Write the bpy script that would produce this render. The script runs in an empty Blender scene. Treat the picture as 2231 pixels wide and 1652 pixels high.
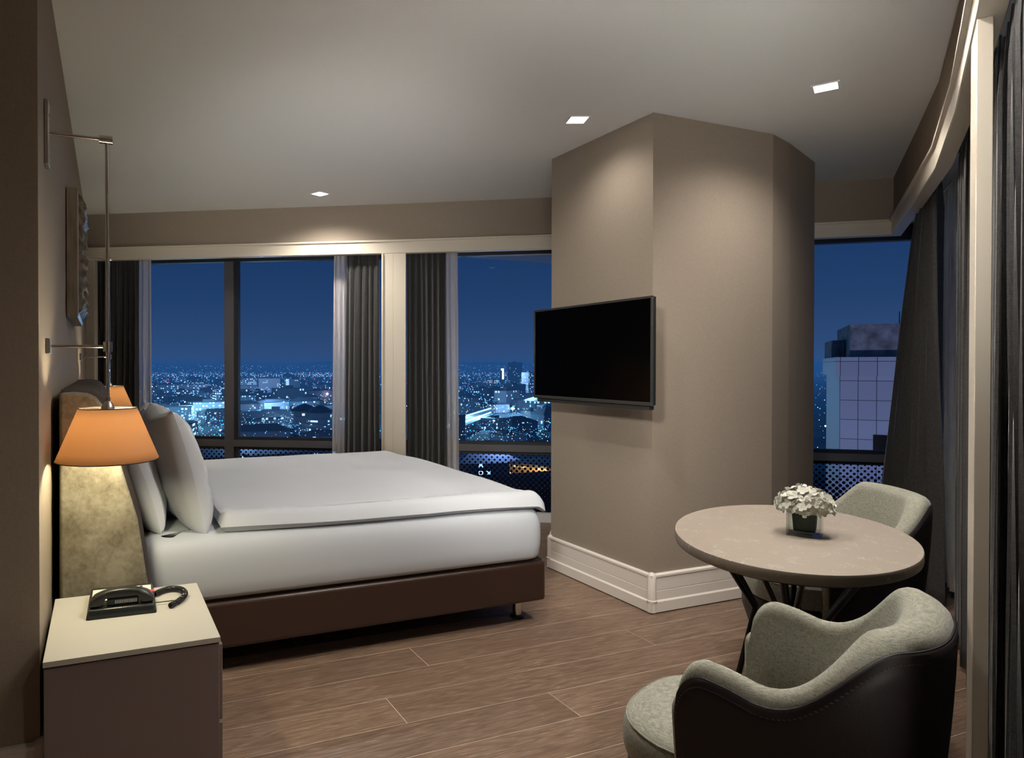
import bpy, bmesh, math, random
from mathutils import Vector, Matrix, noise

random.seed(7)
SC = bpy.context.scene
COL = SC.collection
PI = math.pi

# ---------------------------------------------------------------- camera
YAW = math.atan((800 - 221) / 1463.7)
PITCH = math.radians(0.45)
cam_d = bpy.data.cameras.new('camera')
cam = bpy.data.objects.new('camera', cam_d); COL.objects.link(cam)
cam.location = (0, 0, 1.30)
cam.rotation_euler = (PI/2 - PITCH, 0, -YAW)
cam_d.sensor_fit = 'HORIZONTAL'; cam_d.sensor_width = 36
cam_d.lens = 36 * 1463.7 / 2231
cam_d.shift_x = (1115.5 - 800) / 2231
cam_d.shift_y = -(826 - 809.5) / 2231
cam_d.clip_start = 0.05; cam_d.clip_end = 9000
SC.camera = cam

# ---------------------------------------------------------------- exposure
SC.view_settings.view_transform = 'Standard'
SC.view_settings.look = 'None'
SC.view_settings.gamma = 1
SC.view_settings.use_curve_mapping = False
SC.view_settings.exposure = 0.0
try:
    SC.cycles.max_bounces = 8; SC.cycles.diffuse_bounces = 4; SC.cycles.glossy_bounces = 4
    SC.cycles.transmission_bounces = 6; SC.cycles.transparent_max_bounces = 12
    SC.cycles.sample_clamp_indirect = 4; SC.cycles.caustics_reflective = False; SC.cycles.caustics_refractive = False
    SC.cycles.use_denoising = True
except Exception: pass

# ---------------------------------------------------------------- night sky
W = bpy.data.worlds.new('night_sky'); SC.world = W; W.use_nodes = True
nt = W.node_tree; nt.nodes.clear()
wo = nt.nodes.new('ShaderNodeOutputWorld'); bg = nt.nodes.new('ShaderNodeBackground')
tc = nt.nodes.new('ShaderNodeTexCoord'); sx = nt.nodes.new('ShaderNodeSeparateXYZ'); cr = nt.nodes.new('ShaderNodeValToRGB')
nt.links.new(tc.outputs['Generated'], sx.inputs[0]); nt.links.new(sx.outputs['Z'], cr.inputs[0])
nt.links.new(cr.outputs[0], bg.inputs[0]); nt.links.new(bg.outputs[0], wo.inputs[0])
e = cr.color_ramp.elements
e[0].position = 0.0; e[0].color = (.050, .092, .215, 1)
e[1].position = 1.0; e[1].color = (.004, .018, .07, 1)
for p, c in [(.03, (.034, .078, .200)), (.09, (.019, .060, .170)), (.2, (.010, .042, .138)), (.4, (.006, .030, .105))]:
    k = e.new(p); k.color = (*c, 1)
bg.inputs[1].default_value = .88

# ---------------------------------------------------------------- light sources: downlights (fittings come further down) and added fill spots
WARM = (1.0, .925, .84)
def spot(name, loc, power, size=110, blend=.7, color=WARM, r=.04, aim=(0, 0, -1)):
    l = bpy.data.lights.new(name, 'SPOT'); l.energy = power; l.spot_size = math.radians(size); l.spot_blend = blend
    l.color = color; l.shadow_soft_size = r
    if name in ('ceiling_fill', 'pillar_fill'): l.cycles.use_multiple_importance_sampling = False
    o = bpy.data.objects.new(name, l); COL.objects.link(o); o.location = loc
    o.rotation_euler = Vector(aim).to_track_quat('-Z', 'Y').to_euler(); return o
def area(name, loc, sx_, sy_, power, color, aim):
    l = bpy.data.lights.new(name, 'AREA'); l.shape = 'RECTANGLE'; l.size = sx_; l.size_y = sy_; l.energy = power; l.color = color
    o = bpy.data.objects.new(name, l); COL.objects.link(o); o.location = loc
    o.rotation_euler = Vector(aim).to_track_quat('-Z', 'Y').to_euler(); return o
DL = [((1.57, 4.958), 25), ((2.39, 2.961), -22), ((3.211, 2.181), 31)]
DLH = [((1.30, 1.95), 0), ((1.75, 1.35), 0), ((2.35, 1.3), 0), ((1.35, .35), 0), ((.9, -.7), 0)]
DLP = [75, 66, 66, 60, 40]   # the ceiling lights out of the frame
for ((x, y), a), w in zip(DL, (80, 17, 52)): spot('downlight_beam', (x, y, 2.60), w, 150, 1)
for ((x, y), a), w in zip(DLH, DLP): spot('downlight_beam', (x, y, 2.60), w, 150, 1)
for x, y, w in ((1.25, -.6, 165), (.75, -1.1, 165)): spot('ceiling_fill', (x, y, .95), w, 66, 1, (1, .96, .91), .28, (.36, 1, .42))  # unseen spots, here and below, added to brighten the ceiling; no fittings
spot('ceiling_fill', (.45, .0, 1.30), 250, 62, 1, (1, .96, .91), .28, (1, .66, .58))
spot('ceiling_fill', (.60, 1.1, .95), 150, 56, 1, (1, .96, .91), .28, (.30, 1, .40))
spot('pillar_fill', (.15, .75, 2.05), 260, 44, 1, (1, .94, .86), .12, (2.5, 2.55, -1.05))  # unseen spot added to brighten the pillar face behind the television
CITY_L = []
spot('facade_light', (22, 8, -12), 21000, 60, .8, (.62, .66, 1), 1.0, (30, 17, 8))  # added fill on the front of the tiled block, from no actual lamp
spot('facade_light', (40, 33, -38), 16000, 80, .8, (.25, .5, 1), 1.0, (8, -3, 20))

# ---------------------------------------------------------------- helpers
def tag(o, label=None, cat=None, group=None, kind=None):
    if label: o['label'] = label
    if cat: o['category'] = cat
    if group: o['group'] = group
    if kind: o['kind'] = kind
    return o
def thing(name, label, cat, loc=(0, 0, 0), rz=0, group=None):
    o = bpy.data.objects.new(name, None); COL.objects.link(o); o.location = loc; o.rotation_euler = (0, 0, rz)
    o.empty_display_size = .05
    return tag(o, label, cat, group)
class MB:
    def __init__(s): s.v = []; s.f = []
    def add(s, vs, fs):
        n = len(s.v); s.v += [tuple(v) for v in vs]; s.f += [tuple(i + n for i in f) for f in fs]; return s
    def box(s, x0, y0, z0, x1, y1, z1):
        vs = [(x, y, z) for z in (z0, z1) for y in (y0, y1) for x in (x0, x1)]
        return s.add(vs, [(0, 2, 3, 1), (4, 5, 7, 6), (0, 1, 5, 4), (2, 6, 7, 3), (0, 4, 6, 2), (1, 3, 7, 5)])
    def obox(s, c, ux, hx, hy, z0, z1):
        u = Vector((ux[0], ux[1])).normalized(); w = Vector((-u.y, u.x)); c = Vector(c[:2])
        P = [c + u*a*hx + w*b*hy for b in (-1, 1) for a in (-1, 1)]
        vs = [(p.x, p.y, z) for z in (z0, z1) for p in P]
        return s.add(vs, [(0, 2, 3, 1), (4, 5, 7, 6), (0, 1, 5, 4), (2, 6, 7, 3), (0, 4, 6, 2), (1, 3, 7, 5)])
    def prism(s, poly, z0, z1):
        n = len(poly)
        vs = [(p[0], p[1], z0) for p in poly] + [(p[0], p[1], z1) for p in poly]
        a = sum(poly[i][0]*poly[(i+1) % n][1] - poly[(i+1) % n][0]*poly[i][1] for i in range(n))
        fs = [(i, (i+1) % n, n + (i+1) % n, n + i) for i in range(n)] + [tuple(range(n))[::-1], tuple(range(n, 2*n))]
        if a < 0: fs = [f[::-1] for f in fs]
        return s.add(vs, fs)
    def loft(s, rings, closed=True, cap=True):
        n = len(rings[0]); vs = [p for r in rings for p in r]; fs = []
        for k in range(len(rings) - 1):
            for i in range(n if closed else n - 1):
                j = (i + 1) % n
                fs.append((k*n + i, k*n + j, (k+1)*n + j, (k+1)*n + i))
        if cap and closed: fs += [tuple(range(n))[::-1], tuple(range((len(rings)-1)*n, len(rings)*n))]
        return s.add(vs, fs)
    def lathe(s, prof, c=(0, 0, 0), n=32, cap=True):
        rings = [[(c[0] + r*math.cos(2*PI*i/n), c[1] + r*math.sin(2*PI*i/n), c[2] + z) for i in range(n)] for r, z in prof]
        return s.loft(rings, True, cap)
    def tube(s, pts, r, n=10, cap=True):
        pts = [Vector(p) for p in pts]; rings = []; up = None
        for i, p in enumerate(pts):
            t = (pts[min(i+1, len(pts)-1)] - pts[max(i-1, 0)]).normalized()
            if up is None:
                up = Vector((0, 0, 1)) if abs(t.z) < .9 else Vector((1, 0, 0))
            a = t.cross(up).normalized(); up = a.cross(t).normalized()
            rr = r[i] if isinstance(r, (list, tuple)) else r
            rings.append([tuple(p + (a*math.cos(2*PI*k/n) + up*math.sin(2*PI*k/n))*rr) for k in range(n)])
        return s.loft(rings, True, cap)
    def grid(s, nu, nv, fn):
        vs = [fn(i/nu, j/nv) for j in range(nv+1) for i in range(nu+1)]
        return s.add(vs, [(j*(nu+1)+i, j*(nu+1)+i+1, (j+1)*(nu+1)+i+1, (j+1)*(nu+1)+i) for j in range(nv) for i in range(nu)])
    def sweep(s, path, prof, side=1, closed=False):
        """profile (offset outwards, z) carried along a plan polyline with mitred corners; side=1 is the left of travel"""
        P = [Vector(p[:2]) for p in path]; nrm = []
        for i in range(len(P)):
            ds = []
            if i > 0 or closed: ds.append((P[i] - P[i-1]).normalized())
            if i < len(P)-1 or closed: ds.append((P[(i+1) % len(P)] - P[i]).normalized())
            ns = [Vector((-d.y, d.x))*side for d in ds]; m = sum(ns, Vector((0, 0))).normalized()
            nrm.append(m / max(.3, m.dot(ns[0])))
        rings = [[(P[i].x + nrm[i].x*o, P[i].y + nrm[i].y*o, z) for o, z in prof] for i in range(len(P))]
        if closed: rings.append(rings[0])
        return s.loft(rings, True, not closed)
    def build(s, name, mat=None, parent=None, smooth=False, bevel=0, seg=2, fix=True, loc=None):
        me = bpy.data.meshes.new(name); me.from_pydata(s.v, [], s.f); me.update()
        if fix:
            b = bmesh.new(); b.from_mesh(me); bmesh.ops.recalc_face_normals(b, faces=b.faces); b.to_mesh(me); b.free()
        o = bpy.data.objects.new(name, me); COL.objects.link(o)
        if mat: me.materials.append(mat)
        if parent: o.parent = parent
        if loc: o.location = loc
        if bevel:
            m = o.modifiers.new('bevel', 'BEVEL'); m.width = bevel; m.segments = seg; m.limit_method = 'ANGLE'; m.angle_limit = .6
        if smooth or bevel:
            me.polygons.foreach_set('use_smooth', [True]*len(me.polygons))
            try: me.set_sharp_from_angle(angle=math.radians(40 if not bevel else 60))
            except Exception: pass
        return o
def mod_subsurf(o, n=2):
    m = o.modifiers.new('sub', 'SUBSURF'); m.levels = n; m.render_levels = n; return o
def mod_solid(o, t, off=0):
    m = o.modifiers.new('solid', 'SOLIDIFY'); m.thickness = t; m.offset = off; return o

# ---------------------------------------------------------------- materials
class NT:
    def __init__(s, name):
        s.m = bpy.data.materials.new(name); s.m.use_nodes = True; s.t = s.m.node_tree; s.t.nodes.clear()
        s.out = s.n('ShaderNodeOutputMaterial')
    def n(s, typ, **kw):
        nd = s.t.nodes.new(typ)
        for k, v in kw.items(): setattr(nd, k, v)
        return nd
    def l(s, a, b): s.t.links.new(a, b)
    def surf(s, sh): s.l(sh, s.out.inputs['Surface'])
    def math(s, op, a, b=None, c=None, clamp=False):
        nd = s.n('ShaderNodeMath', operation=op, use_clamp=clamp)
        for i, v in enumerate((a, b, c)):
            if v is None: continue
            if isinstance(v, (int, float)): nd.inputs[i].default_value = v
            else: s.l(v, nd.inputs[i])
        return nd.outputs[0]
    def noise(s, vec, scale, detail=3, rough=.5):
        nd = s.n('ShaderNodeTexNoise'); nd.inputs['Scale'].default_value = scale; nd.inputs['Detail'].default_value = detail
        nd.inputs['Roughness'].default_value = rough
        if vec is not None: s.l(vec, nd.inputs['Vector'])
        return nd.outputs['Fac']
    def ramp(s, fac, stops):
        nd = s.n('ShaderNodeValToRGB'); el = nd.color_ramp.elements
        while len(el) < len(stops): el.new(.5)
        for k, (p, c) in zip(el, stops): k.position = p; k.color = (*c, 1)
        s.l(fac, nd.inputs[0]); return nd.outputs[0]
    def mapping(s, scale=(1, 1, 1), coord='Object', rot=(0, 0, 0)):
        t = s.n('ShaderNodeTexCoord'); m = s.n('ShaderNodeMapping'); m.inputs['Scale'].default_value = scale; m.inputs['Rotation'].default_value = rot
        s.l(t.outputs[coord], m.inputs['Vector']); return m.outputs[0]
    def bump(s, h, strength, dist=.01):
        b = s.n('ShaderNodeBump'); b.inputs['Strength'].default_value = strength; b.inputs['Distance'].default_value = dist
        s.l(h, b.inputs['Height']); return b.outputs[0]
    def pr(s, color=None, rough=.5, metal=0, normal=None, spec=.5, sheen=0, **kw):
        p = s.n('ShaderNodeBsdfPrincipled')
        if color is not None:
            if isinstance(color, tuple): p.inputs['Base Color'].default_value = (*color, 1)
            else: s.l(color, p.inputs['Base Color'])
        p.inputs['Roughness'].default_value = rough; p.inputs['Metallic'].default_value = metal
        p.inputs['Specular IOR Level'].default_value = spec
        if sheen: p.inputs['Sheen Weight'].default_value = sheen; p.inputs['Sheen Roughness'].default_value = .4
        if normal is not None: s.l(normal, p.inputs['Normal'])
        for k, v in kw.items(): p.inputs[k.replace('_', ' ')].default_value = v
        return p.outputs[0]
def simple(name, color, rough=.5, metal=0, spec=.5, bump=0, bscale=60, vary=0):
    t = NT(name); vec = t.mapping(); nz = t.noise(vec, bscale, 4)
    c = color
    if vary:
        c = t.ramp(nz, [(.3, tuple(k*(1-vary) for k in color)), (.7, tuple(min(1, k*(1+vary)) for k in color))])
    t.surf(t.pr(c, rough, metal, t.bump(nz, bump, .002) if bump else None, spec)); return t.m
def weave(name, c0, c1, scale=900, rough=.85, spec=.2, bump=.25, sheen=0, blotch=.0):
    t = NT(name); a = t.noise(t.mapping((1, 1, .12)), scale*.5, 2); b = t.noise(t.mapping((.12, .12, 1)), scale*.5, 2)
    f = t.math('MULTIPLY', t.math('ADD', a, b), .5)
    if blotch: f = t.math('ADD', t.math('MULTIPLY', f, 1-blotch), t.math('MULTIPLY', t.noise(t.mapping(), 3, 3), blotch))
    c = t.ramp(f, [(.38, c0), (.62, c1)])
    t.surf(t.pr(c, rough, 0, t.bump(f, bump, .001), spec, sheen)); return t.m

M = {}
M['wall'] = weave('taupe_wallpaper', (.29, .240, .190), (.335, .28, .225), 1100, .9, .15, .15)
M['ceiling'] = simple('ceiling_paint', (.80, .80, .79), .9, 0, .1, .05, 40)
M['trim'] = simple('beige_trim_paint', (.74, .67, .55), .38, 0, .4)
M['skirt'] = simple('cream_skirting_paint', (.83, .78, .71), .35, 0, .4)
M['sill'] = simple('white_sill_paint', (.8, .8, .8), .4)
M['dark_frame'] = simple('dark_aluminium', (.030, .032, .038), .45, .3, .4)
M['grey_frame'] = simple('grey_aluminium', (.115, .115, .125), .45, .2, .4)
M['chrome'] = simple('chrome', (.72, .70, .66), .12, 1)
M['nickel'] = simple('satin_nickel', (.55, .53, .50), .3, 1)
M['black_metal'] = simple('black_powder_coat', (.008, .008, .009), .28, .2, .5)
M['linen'] = simple('white_cotton', (.60, .63, .67), .8, 0, .15, .12, 14)
M['linen_sheet'] = simple('white_cotton_sheet', (.57, .605, .65), .75, 0, .15, .08, 9)
M['gap'] = simple('dark_gap', (.02, .017, .015), .8)
M['black_plastic'] = simple('black_plastic', (.016, .018, .018), .32, 0, .5)
M['black_soft'] = simple('black_soft_plastic', (.010, .012, .012), .45, 0, .5)
M['screen'] = simple('dark_screen', (.0006, .0006, .0007), .22, 0, .06)
M['bezel'] = simple('tv_bezel', (.045, .044, .042), .35, .3)
M['label'] = simple('cream_label', (.72, .70, .60), .5)
M['red'] = simple('red_button', (.6, .07, .08), .4)
M['ink'] = simple('black_ink', (.015, .015, .015), .5)
M['vent_white'] = simple('pale_vent', (.66, .68, .62), .5)

# dark brown leather of the bed base
t = NT('brown_leather'); v = t.mapping(); vo = t.n('ShaderNodeTexVoronoi'); vo.inputs['Scale'].default_value = 260; t.l(v, vo.inputs['Vector'])
t.surf(t.pr((.040, .0205, .0145), .36, 0, t.bump(vo.outputs['Distance'], .12, .001), .5)); M['leather'] = t.m
t = NT('black_brown_leather'); v = t.mapping(); vo = t.n('ShaderNodeTexVoronoi'); vo.inputs['Scale'].default_value = 420; t.l(v, vo.inputs['Vector'])
t.surf(t.pr((.012, .0085, .009), .5, 0, t.bump(vo.outputs['Distance'], .35, .001), .35)); M['shell'] = t.m
M['shell_stitch'] = simple('shell_stitching', (.05, .04, .045), .7)
M['sage'] = weave('sage_grey_upholstery', (.22, .222, .18), (.42, .415, .34), 1300, .9, .15, .3, .25)
M['blackout'] = weave('charcoal_curtain_cloth', (.023, .0225, .0225), (.052, .051, .050), 900, .62, .35, .3, .35)
# sheer curtains
t = NT('sheer_voile'); a = t.noise(t.mapping((1, 1, .05)), 260, 2)
tr = t.n('ShaderNodeBsdfTransparent'); tr.inputs[0].default_value = (.97, .97, .98, 1)
df = t.n('ShaderNodeBsdfDiffuse'); df.inputs[0].default_value = (.84, .81, .79, 1)
tl = t.n('ShaderNodeBsdfTranslucent'); tl.inputs[0].default_value = (.55, .54, .54, 1)
m1 = t.n('ShaderNodeMixShader'); m1.inputs[0].default_value = .15; t.l(df.outputs[0], m1.inputs[1]); t.l(tl.outputs[0], m1.inputs[2])
m2 = t.n('ShaderNodeMixShader'); t.l(t.math('ADD', t.math('MULTIPLY', a, .3), .62), m2.inputs[0]); t.l(tr.outputs[0], m2.inputs[1]); t.l(m1.outputs[0], m2.inputs[2])
t.surf(m2.outputs[0]); M['sheer'] = t.m
# mottled suede of the headboard
t = NT('mottled_suede'); v = t.mapping(); f = t.math('ADD', t.math('MULTIPLY', t.noise(v, 9, 6, .65), .7), t.math('MULTIPLY', t.noise(v, 60, 4, .6), .3))
c = t.ramp(f, [(.36, (.13, .11, .078)), (.50, (.215, .19, .138)), (.62, (.29, .265, .20))])
t.surf(t.pr(c, .9, 0, t.bump(t.noise(v, 160, 4), .12, .001), .15, .3)); M['suede'] = t.m
M['suede_dark'] = simple('brown_suede_tufting', (.062, .048, .040), .85, 0, .2, .1, 120, .15)
# stone table top
t = NT('beige_quartz'); v = t.mapping()
mu = t.noise(v, 34, 5, .7); mk = t.noise(t.mapping((1, 1, 1)), 7, 3)
vein = t.math('MULTIPLY', t.math('GREATER_THAN', mu, .655), t.math('GREATER_THAN', mk, .5))
vein2 = t.n('ShaderNodeTexVoronoi', feature='DISTANCE_TO_EDGE'); vein2.inputs['Scale'].default_value = 26
wv = t.n('ShaderNodeMixRGB'); wv.inputs[0].default_value = .16; t.l(v, wv.inputs[1]); nn = t.n('ShaderNodeTexNoise'); nn.inputs['Scale'].default_value = 22; t.l(v, nn.inputs['Vector']); t.l(nn.outputs['Color'], wv.inputs[2]); t.l(wv.outputs[0], vein2.inputs['Vector'])
hair = t.math('MULTIPLY', t.math('LESS_THAN', vein2.outputs['Distance'], .018), t.math('GREATER_THAN', t.noise(v, 16, 4), .56))
msk = t.math('MULTIPLY', t.math('MAXIMUM', vein, hair), .85)
mx = t.n('ShaderNodeMixRGB'); t.l(msk, mx.inputs[0]); mx.inputs[1].default_value = (.315, .272, .225, 1); mx.inputs[2].default_value = (.50, .46, .40, 1)
t.surf(t.pr(mx.outputs[0], .5, 0, None, .25)); M['quartz'] = t.m
# oak planks with limed grain; 'tone' is each plank's own number
t = NT('limed_oak'); at = t.n('ShaderNodeAttribute'); at.attribute_name = 'tone'; g = t.n('ShaderNodeTexCoord')
off = t.n('ShaderNodeVectorMath', operation='MULTIPLY_ADD'); cb = t.n('ShaderNodeCombineXYZ')
for k in range(3): t.l(t.math('MULTIPLY', at.outputs['Fac'], (31.7, 17.3, 9.1)[k]), cb.inputs[k])
ad = t.n('ShaderNodeVectorMath', operation='ADD'); t.l(g.outputs['Object'], ad.inputs[0]); t.l(cb.outputs[0], ad.inputs[1])
mp = t.n('ShaderNodeMapping'); mp.inputs['Scale'].default_value = (1.0, 9, 1); t.l(ad.outputs[0], mp.inputs['Vector'])
big = t.noise(mp.outputs[0], 1.1, 3, .5)
mp2 = t.n('ShaderNodeMapping'); mp2.inputs['Scale'].default_value = (1.3, 22, 1); t.l(ad.outputs[0], mp2.inputs['Vector'])
rings = t.math('PINGPONG', t.math('MULTIPLY', big, 26), 1)
fine = t.noise(mp2.outputs[0], 9, 4, .7)
mp3 = t.n('ShaderNodeMapping'); mp3.inputs['Scale'].default_value = (5, 90, 1); t.l(ad.outputs[0], mp3.inputs['Vector'])
pore = t.noise(mp3.outputs[0], 3.2, 3, .6)
base = t.ramp(t.math('ADD', t.math('MULTIPLY', fine, .75), t.math('MULTIPLY', rings, .25)), [(.25, (.115, .068, .044)), (.55, (.205, .130, .086)), (.8, (.285, .190, .128))])
lime = t.math('MULTIPLY', t.math('MULTIPLY', t.math('GREATER_THAN', pore, .60), t.math('SMOOTH_MIN', rings, .75, .2)), t.math('GREATER_THAN', t.noise(ad.outputs[0], 3, 2), .42))
mx = t.n('ShaderNodeMixRGB'); t.l(t.math('MULTIPLY', lime, .65), mx.inputs[0]); t.l(base, mx.inputs[1]); mx.inputs[2].default_value = (.42, .35, .28, 1)
hs = t.n('ShaderNodeHueSaturation'); t.l(mx.outputs[0], hs.inputs['Color']); t.l(t.math('ADD', t.math('MULTIPLY', at.outputs['Fac'], .36), .92), hs.inputs['Value'])
hs.inputs['Saturation'].default_value = .95
p = t.pr(hs.outputs[0], .42, 0, t.bump(t.math('ADD', pore, fine), .12, .001), .35); t.surf(p); M['oak'] = t.m
M['grout'] = simple('pale_plank_edge', (.75, .66, .55), .6)
# carved silver-bronze frame
t = NT('aged_silver_leaf'); v = t.mapping((1, 1, .15)); f = t.noise(v, 45, 4, .5)
t.surf(t.pr(t.ramp(f, [(.35, (.25, .205, .15)), (.6, (.36, .31, .235))]), .42, .5, t.bump(f, .1, .002), .5)); M['frame_silver'] = t.m
t = NT('dark_carved_silver'); f = t.noise(t.mapping(), 30, 4)
t.surf(t.pr(t.ramp(f, [(.35, (.10, .078, .055)), (.65, (.24, .20, .15))]), .4, .5, None, .5)); M['frame_carved'] = t.m
M['canvas'] = simple('painting', (.22, .19, .16), .6, 0, .3, .1, 8, .5)
M['night_top'] = simple('cream_lacquer', (.53, .505, .445), .42, 0, .4)
M['night_body'] = simple('taupe_lacquer', (.20, .155, .145), .5, 0, .3, .05, 300)
# lamp shade
def shade_mat(name, outer, inner_t):
    t = NT(name); v = t.mapping(); f = t.noise(v, 60, 4)
    c = t.ramp(f, [(.3, tuple(k*.94 for k in outer)), (.7, outer)])
    d = t.n('ShaderNodeBsdfDiffuse'); t.l(c, d.inputs[0]); s_ = t.n('ShaderNodeBsdfTranslucent'); s_.inputs[0].default_value = (*inner_t, 1)
    m_ = t.n('ShaderNodeMixShader'); m_.inputs[0].default_value = .85; t.l(d.outputs[0], m_.inputs[1]); t.l(s_.outputs[0], m_.inputs[2])
    t.surf(m_.outputs[0]); return t.m
M['shade'] = shade_mat('apricot_shade_cloth', (.88, .62, .44), (1.0, .69, .43))
def emit(name, col, st):
    t = NT(name); em = t.n('ShaderNodeEmission'); em.inputs[0].default_value = (*col, 1); em.inputs[1].default_value = st; t.surf(em.outputs[0]); return t.m
M['bulb'] = emit('lit_bulb', (1, .9, .65), 8)
M['diffuser'] = emit('lit_diffuser', (1, .97, .93), 12)
# thin window glass
t = NT('window_glass'); tr = t.n('ShaderNodeBsdfTransparent'); tr.inputs[0].default_value = (.93, .95, .97, 1)
gl = t.n('ShaderNodeBsdfGlossy'); gl.inputs['Roughness'].default_value = 0; gl.inputs[0].default_value = (.7, .8, 1, 1)
lw = t.n('ShaderNodeLayerWeight'); lw.inputs[0].default_value = .25
m_ = t.n('ShaderNodeMixShader'); t.l(t.math('MULTIPLY', lw.outputs['Fresnel'], .22), m_.inputs[0]); t.l(tr.outputs[0], m_.inputs[1]); t.l(gl.outputs[0], m_.inputs[2])
t.surf(m_.outputs[0]); M['glass'] = t.m
# fritted glass: staggered black dots growing towards the floor (UV in metres)
t = NT('dotted_glass'); uvn = t.n('ShaderNodeUVMap'); sp = t.n('ShaderNodeSeparateXYZ'); t.l(uvn.outputs[0], sp.inputs[0])
S = .046
def cell(du, dv):
    a = t.math('SUBTRACT', t.math('FRACT', t.math('ADD', t.math('DIVIDE', sp.outputs[0], S), du)), .5)
    b = t.math('SUBTRACT', t.math('FRACT', t.math('ADD', t.math('DIVIDE', sp.outputs[1], S), dv)), .5)
    return t.math('SQRT', t.math('ADD', t.math('MULTIPLY', a, a), t.math('MULTIPLY', b, b)))
dd = t.math('MINIMUM', cell(0, 0), cell(.5, .5))
mr = t.n('ShaderNodeMapRange'); mr.inputs['From Min'].default_value = .58; mr.inputs['From Max'].default_value = .15; mr.inputs['To Min'].default_value = .14; mr.inputs['To Max'].default_value = .46
t.l(sp.outputs[1], mr.inputs['Value'])
dot = t.math('LESS_THAN', dd, mr.outputs[0])
dk = t.n('ShaderNodeBsdfDiffuse'); dk.inputs[0].default_value = (.006, .008, .02, 1)
tr = t.n('ShaderNodeBsdfTransparent'); tr.inputs[0].default_value = (.8, .85, .95, 1)
m_ = t.n('ShaderNodeMixShader'); t.l(dot, m_.inputs[0]); t.l(tr.outputs[0], m_.inputs[1]); t.l(dk.outputs[0], m_.inputs[2]); t.surf(m_.outputs[0]); M['frit'] = t.m
# clear vase glass
t = NT('clear_glass'); g_ = t.n('ShaderNodeBsdfTransparent'); g_.inputs[0].default_value = (.90, .93, .92, 1); q_ = t.n('ShaderNodeBsdfGlossy'); q_.inputs['Roughness'].default_value = .02
lw = t.n('ShaderNodeLayerWeight'); lw.inputs[0].default_value = .14; m_ = t.n('ShaderNodeMixShader'); t.l(t.math('MULTIPLY', lw.outputs['Fresnel'], .45), m_.inputs[0]); t.l(g_.outputs[0], m_.inputs[1]); t.l(q_.outputs[0], m_.inputs[2]); t.surf(m_.outputs[0]); M['vase'] = t.m
M['leafwrap'] = simple('dark_green_leaf', (.020, .034, .022), .35, 0, .5, .1, 30, .3)
M['stems'] = simple('pale_stems', (.32, .30, .16), .6)
t = NT('hydrangea_petal'); d = t.n('ShaderNodeBsdfDiffuse'); d.inputs[0].default_value = (.86, .86, .78, 1); s_ = t.n('ShaderNodeBsdfTranslucent'); s_.inputs[0].default_value = (.80, .78, .62, 1)
m_ = t.n('ShaderNodeMixShader'); m_.inputs[0].default_value = .3; t.l(d.outputs[0], m_.inputs[1]); t.l(s_.outputs[0], m_.inputs[2]); t.surf(m_.outputs[0]); M['petal'] = t.m

# ================================================================ ROOM
H = 2.63
BACK = [(-.131, 6.407), (2.23, 5.055), (3.308, 4.392), (4.803, 3.345), (5.2, 3.05)]
RIGHT = [(5.2, 3.05), (4.227, 2.358), (3.64, 1.945), (2.902, 1.487), (2.14, 1.045), (1.30, .573)]
FACADE = BACK + RIGHT[1:]
def offset(path, o):
    P = [Vector(p) for p in path]; out = []
    for i in range(len(P)):
        ds = []
        if i > 0: ds.append((P[i]-P[i-1]).normalized())
        if i < len(P)-1: ds.append((P[i+1]-P[i]).normalized())
        ns = [Vector((-d.y, d.x)) for d in ds]; m = sum(ns, Vector((0, 0))).normalized()
        q = P[i] + m*o/max(.3, m.dot(ns[0])); out.append((q.x, q.y))
    return out
WB, WL = (-.125, 6.55), (-.17, 2.17)          # bed wall, far and near end

# floor: real planks with a hair gap over a pale base
rows = []; y = 2.212 - .196*26
while y < 6.9: rows.append(y); y += .196
fl = MB(); tones = []
jx = {26: 1.032, 25: 1.651, 28: 1.317, 27: .10, 29: .45, 24: -.25, 23: 1.1}
rnd = random.Random(3)
for k, y0 in enumerate(rows):
    x = jx.get(k, rnd.uniform(-1, 1.2)) - 2.3*2
    while x < 6.2:
        a, b = max(x, -2.0), min(x + 2.3, 6.2)
        if b > a:
            fl.box(a + .0014, y0 + .0014, -.003, b - .0014, y0 + .1946, 0); tones += [rnd.random()]*8
        x += 2.3
fo = fl.build('floor', M['oak'], fix=False); tag(fo, kind='structure')
att = fo.data.attributes.new('tone', 'FLOAT', 'POINT'); att.data.foreach_set('value', tones)
fo.data.materials.append(M['grout'])
b_ = MB().box(-2.0, rows[0], -.06, 6.2, 6.9, -.0007).build('floor_base', M['grout'], fo)

cl = MB().box(-2.0, -2.8, H, 6.6, 7.2, H + .12).build('ceiling', M['ceiling']); tag(cl, kind='structure')
def wall(name, poly, z0=0, z1=H, mat='wall'):
    o = MB().prism(poly, z0, z1).build(name, M[mat]); return tag(o, kind='structure')
wall('wall_left', [(WL[0], WL[1]), WB, (-.135, 6.9), (-.37, 6.9), (-.37, 2.17)])
wall('wall_entry', [(-.3705, 2.17), (-.3705, 2.37), (-1.60, 2.37), (-1.60, 2.17)])
wall('wall_entry_side', [(-1.80, 2.37), (-1.60, 2.37), (-1.60, -2.55), (-1.80, -2.55)])
wall('wall_rear', [(-1.80, -2.75), (-1.80, -2.55), (1.5, -2.55), (1.5, -2.75)])
wall('wall_right', [(1.30, -2.55), (1.30, .573), (1.5, .573), (1.5, -2.55)])

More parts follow.
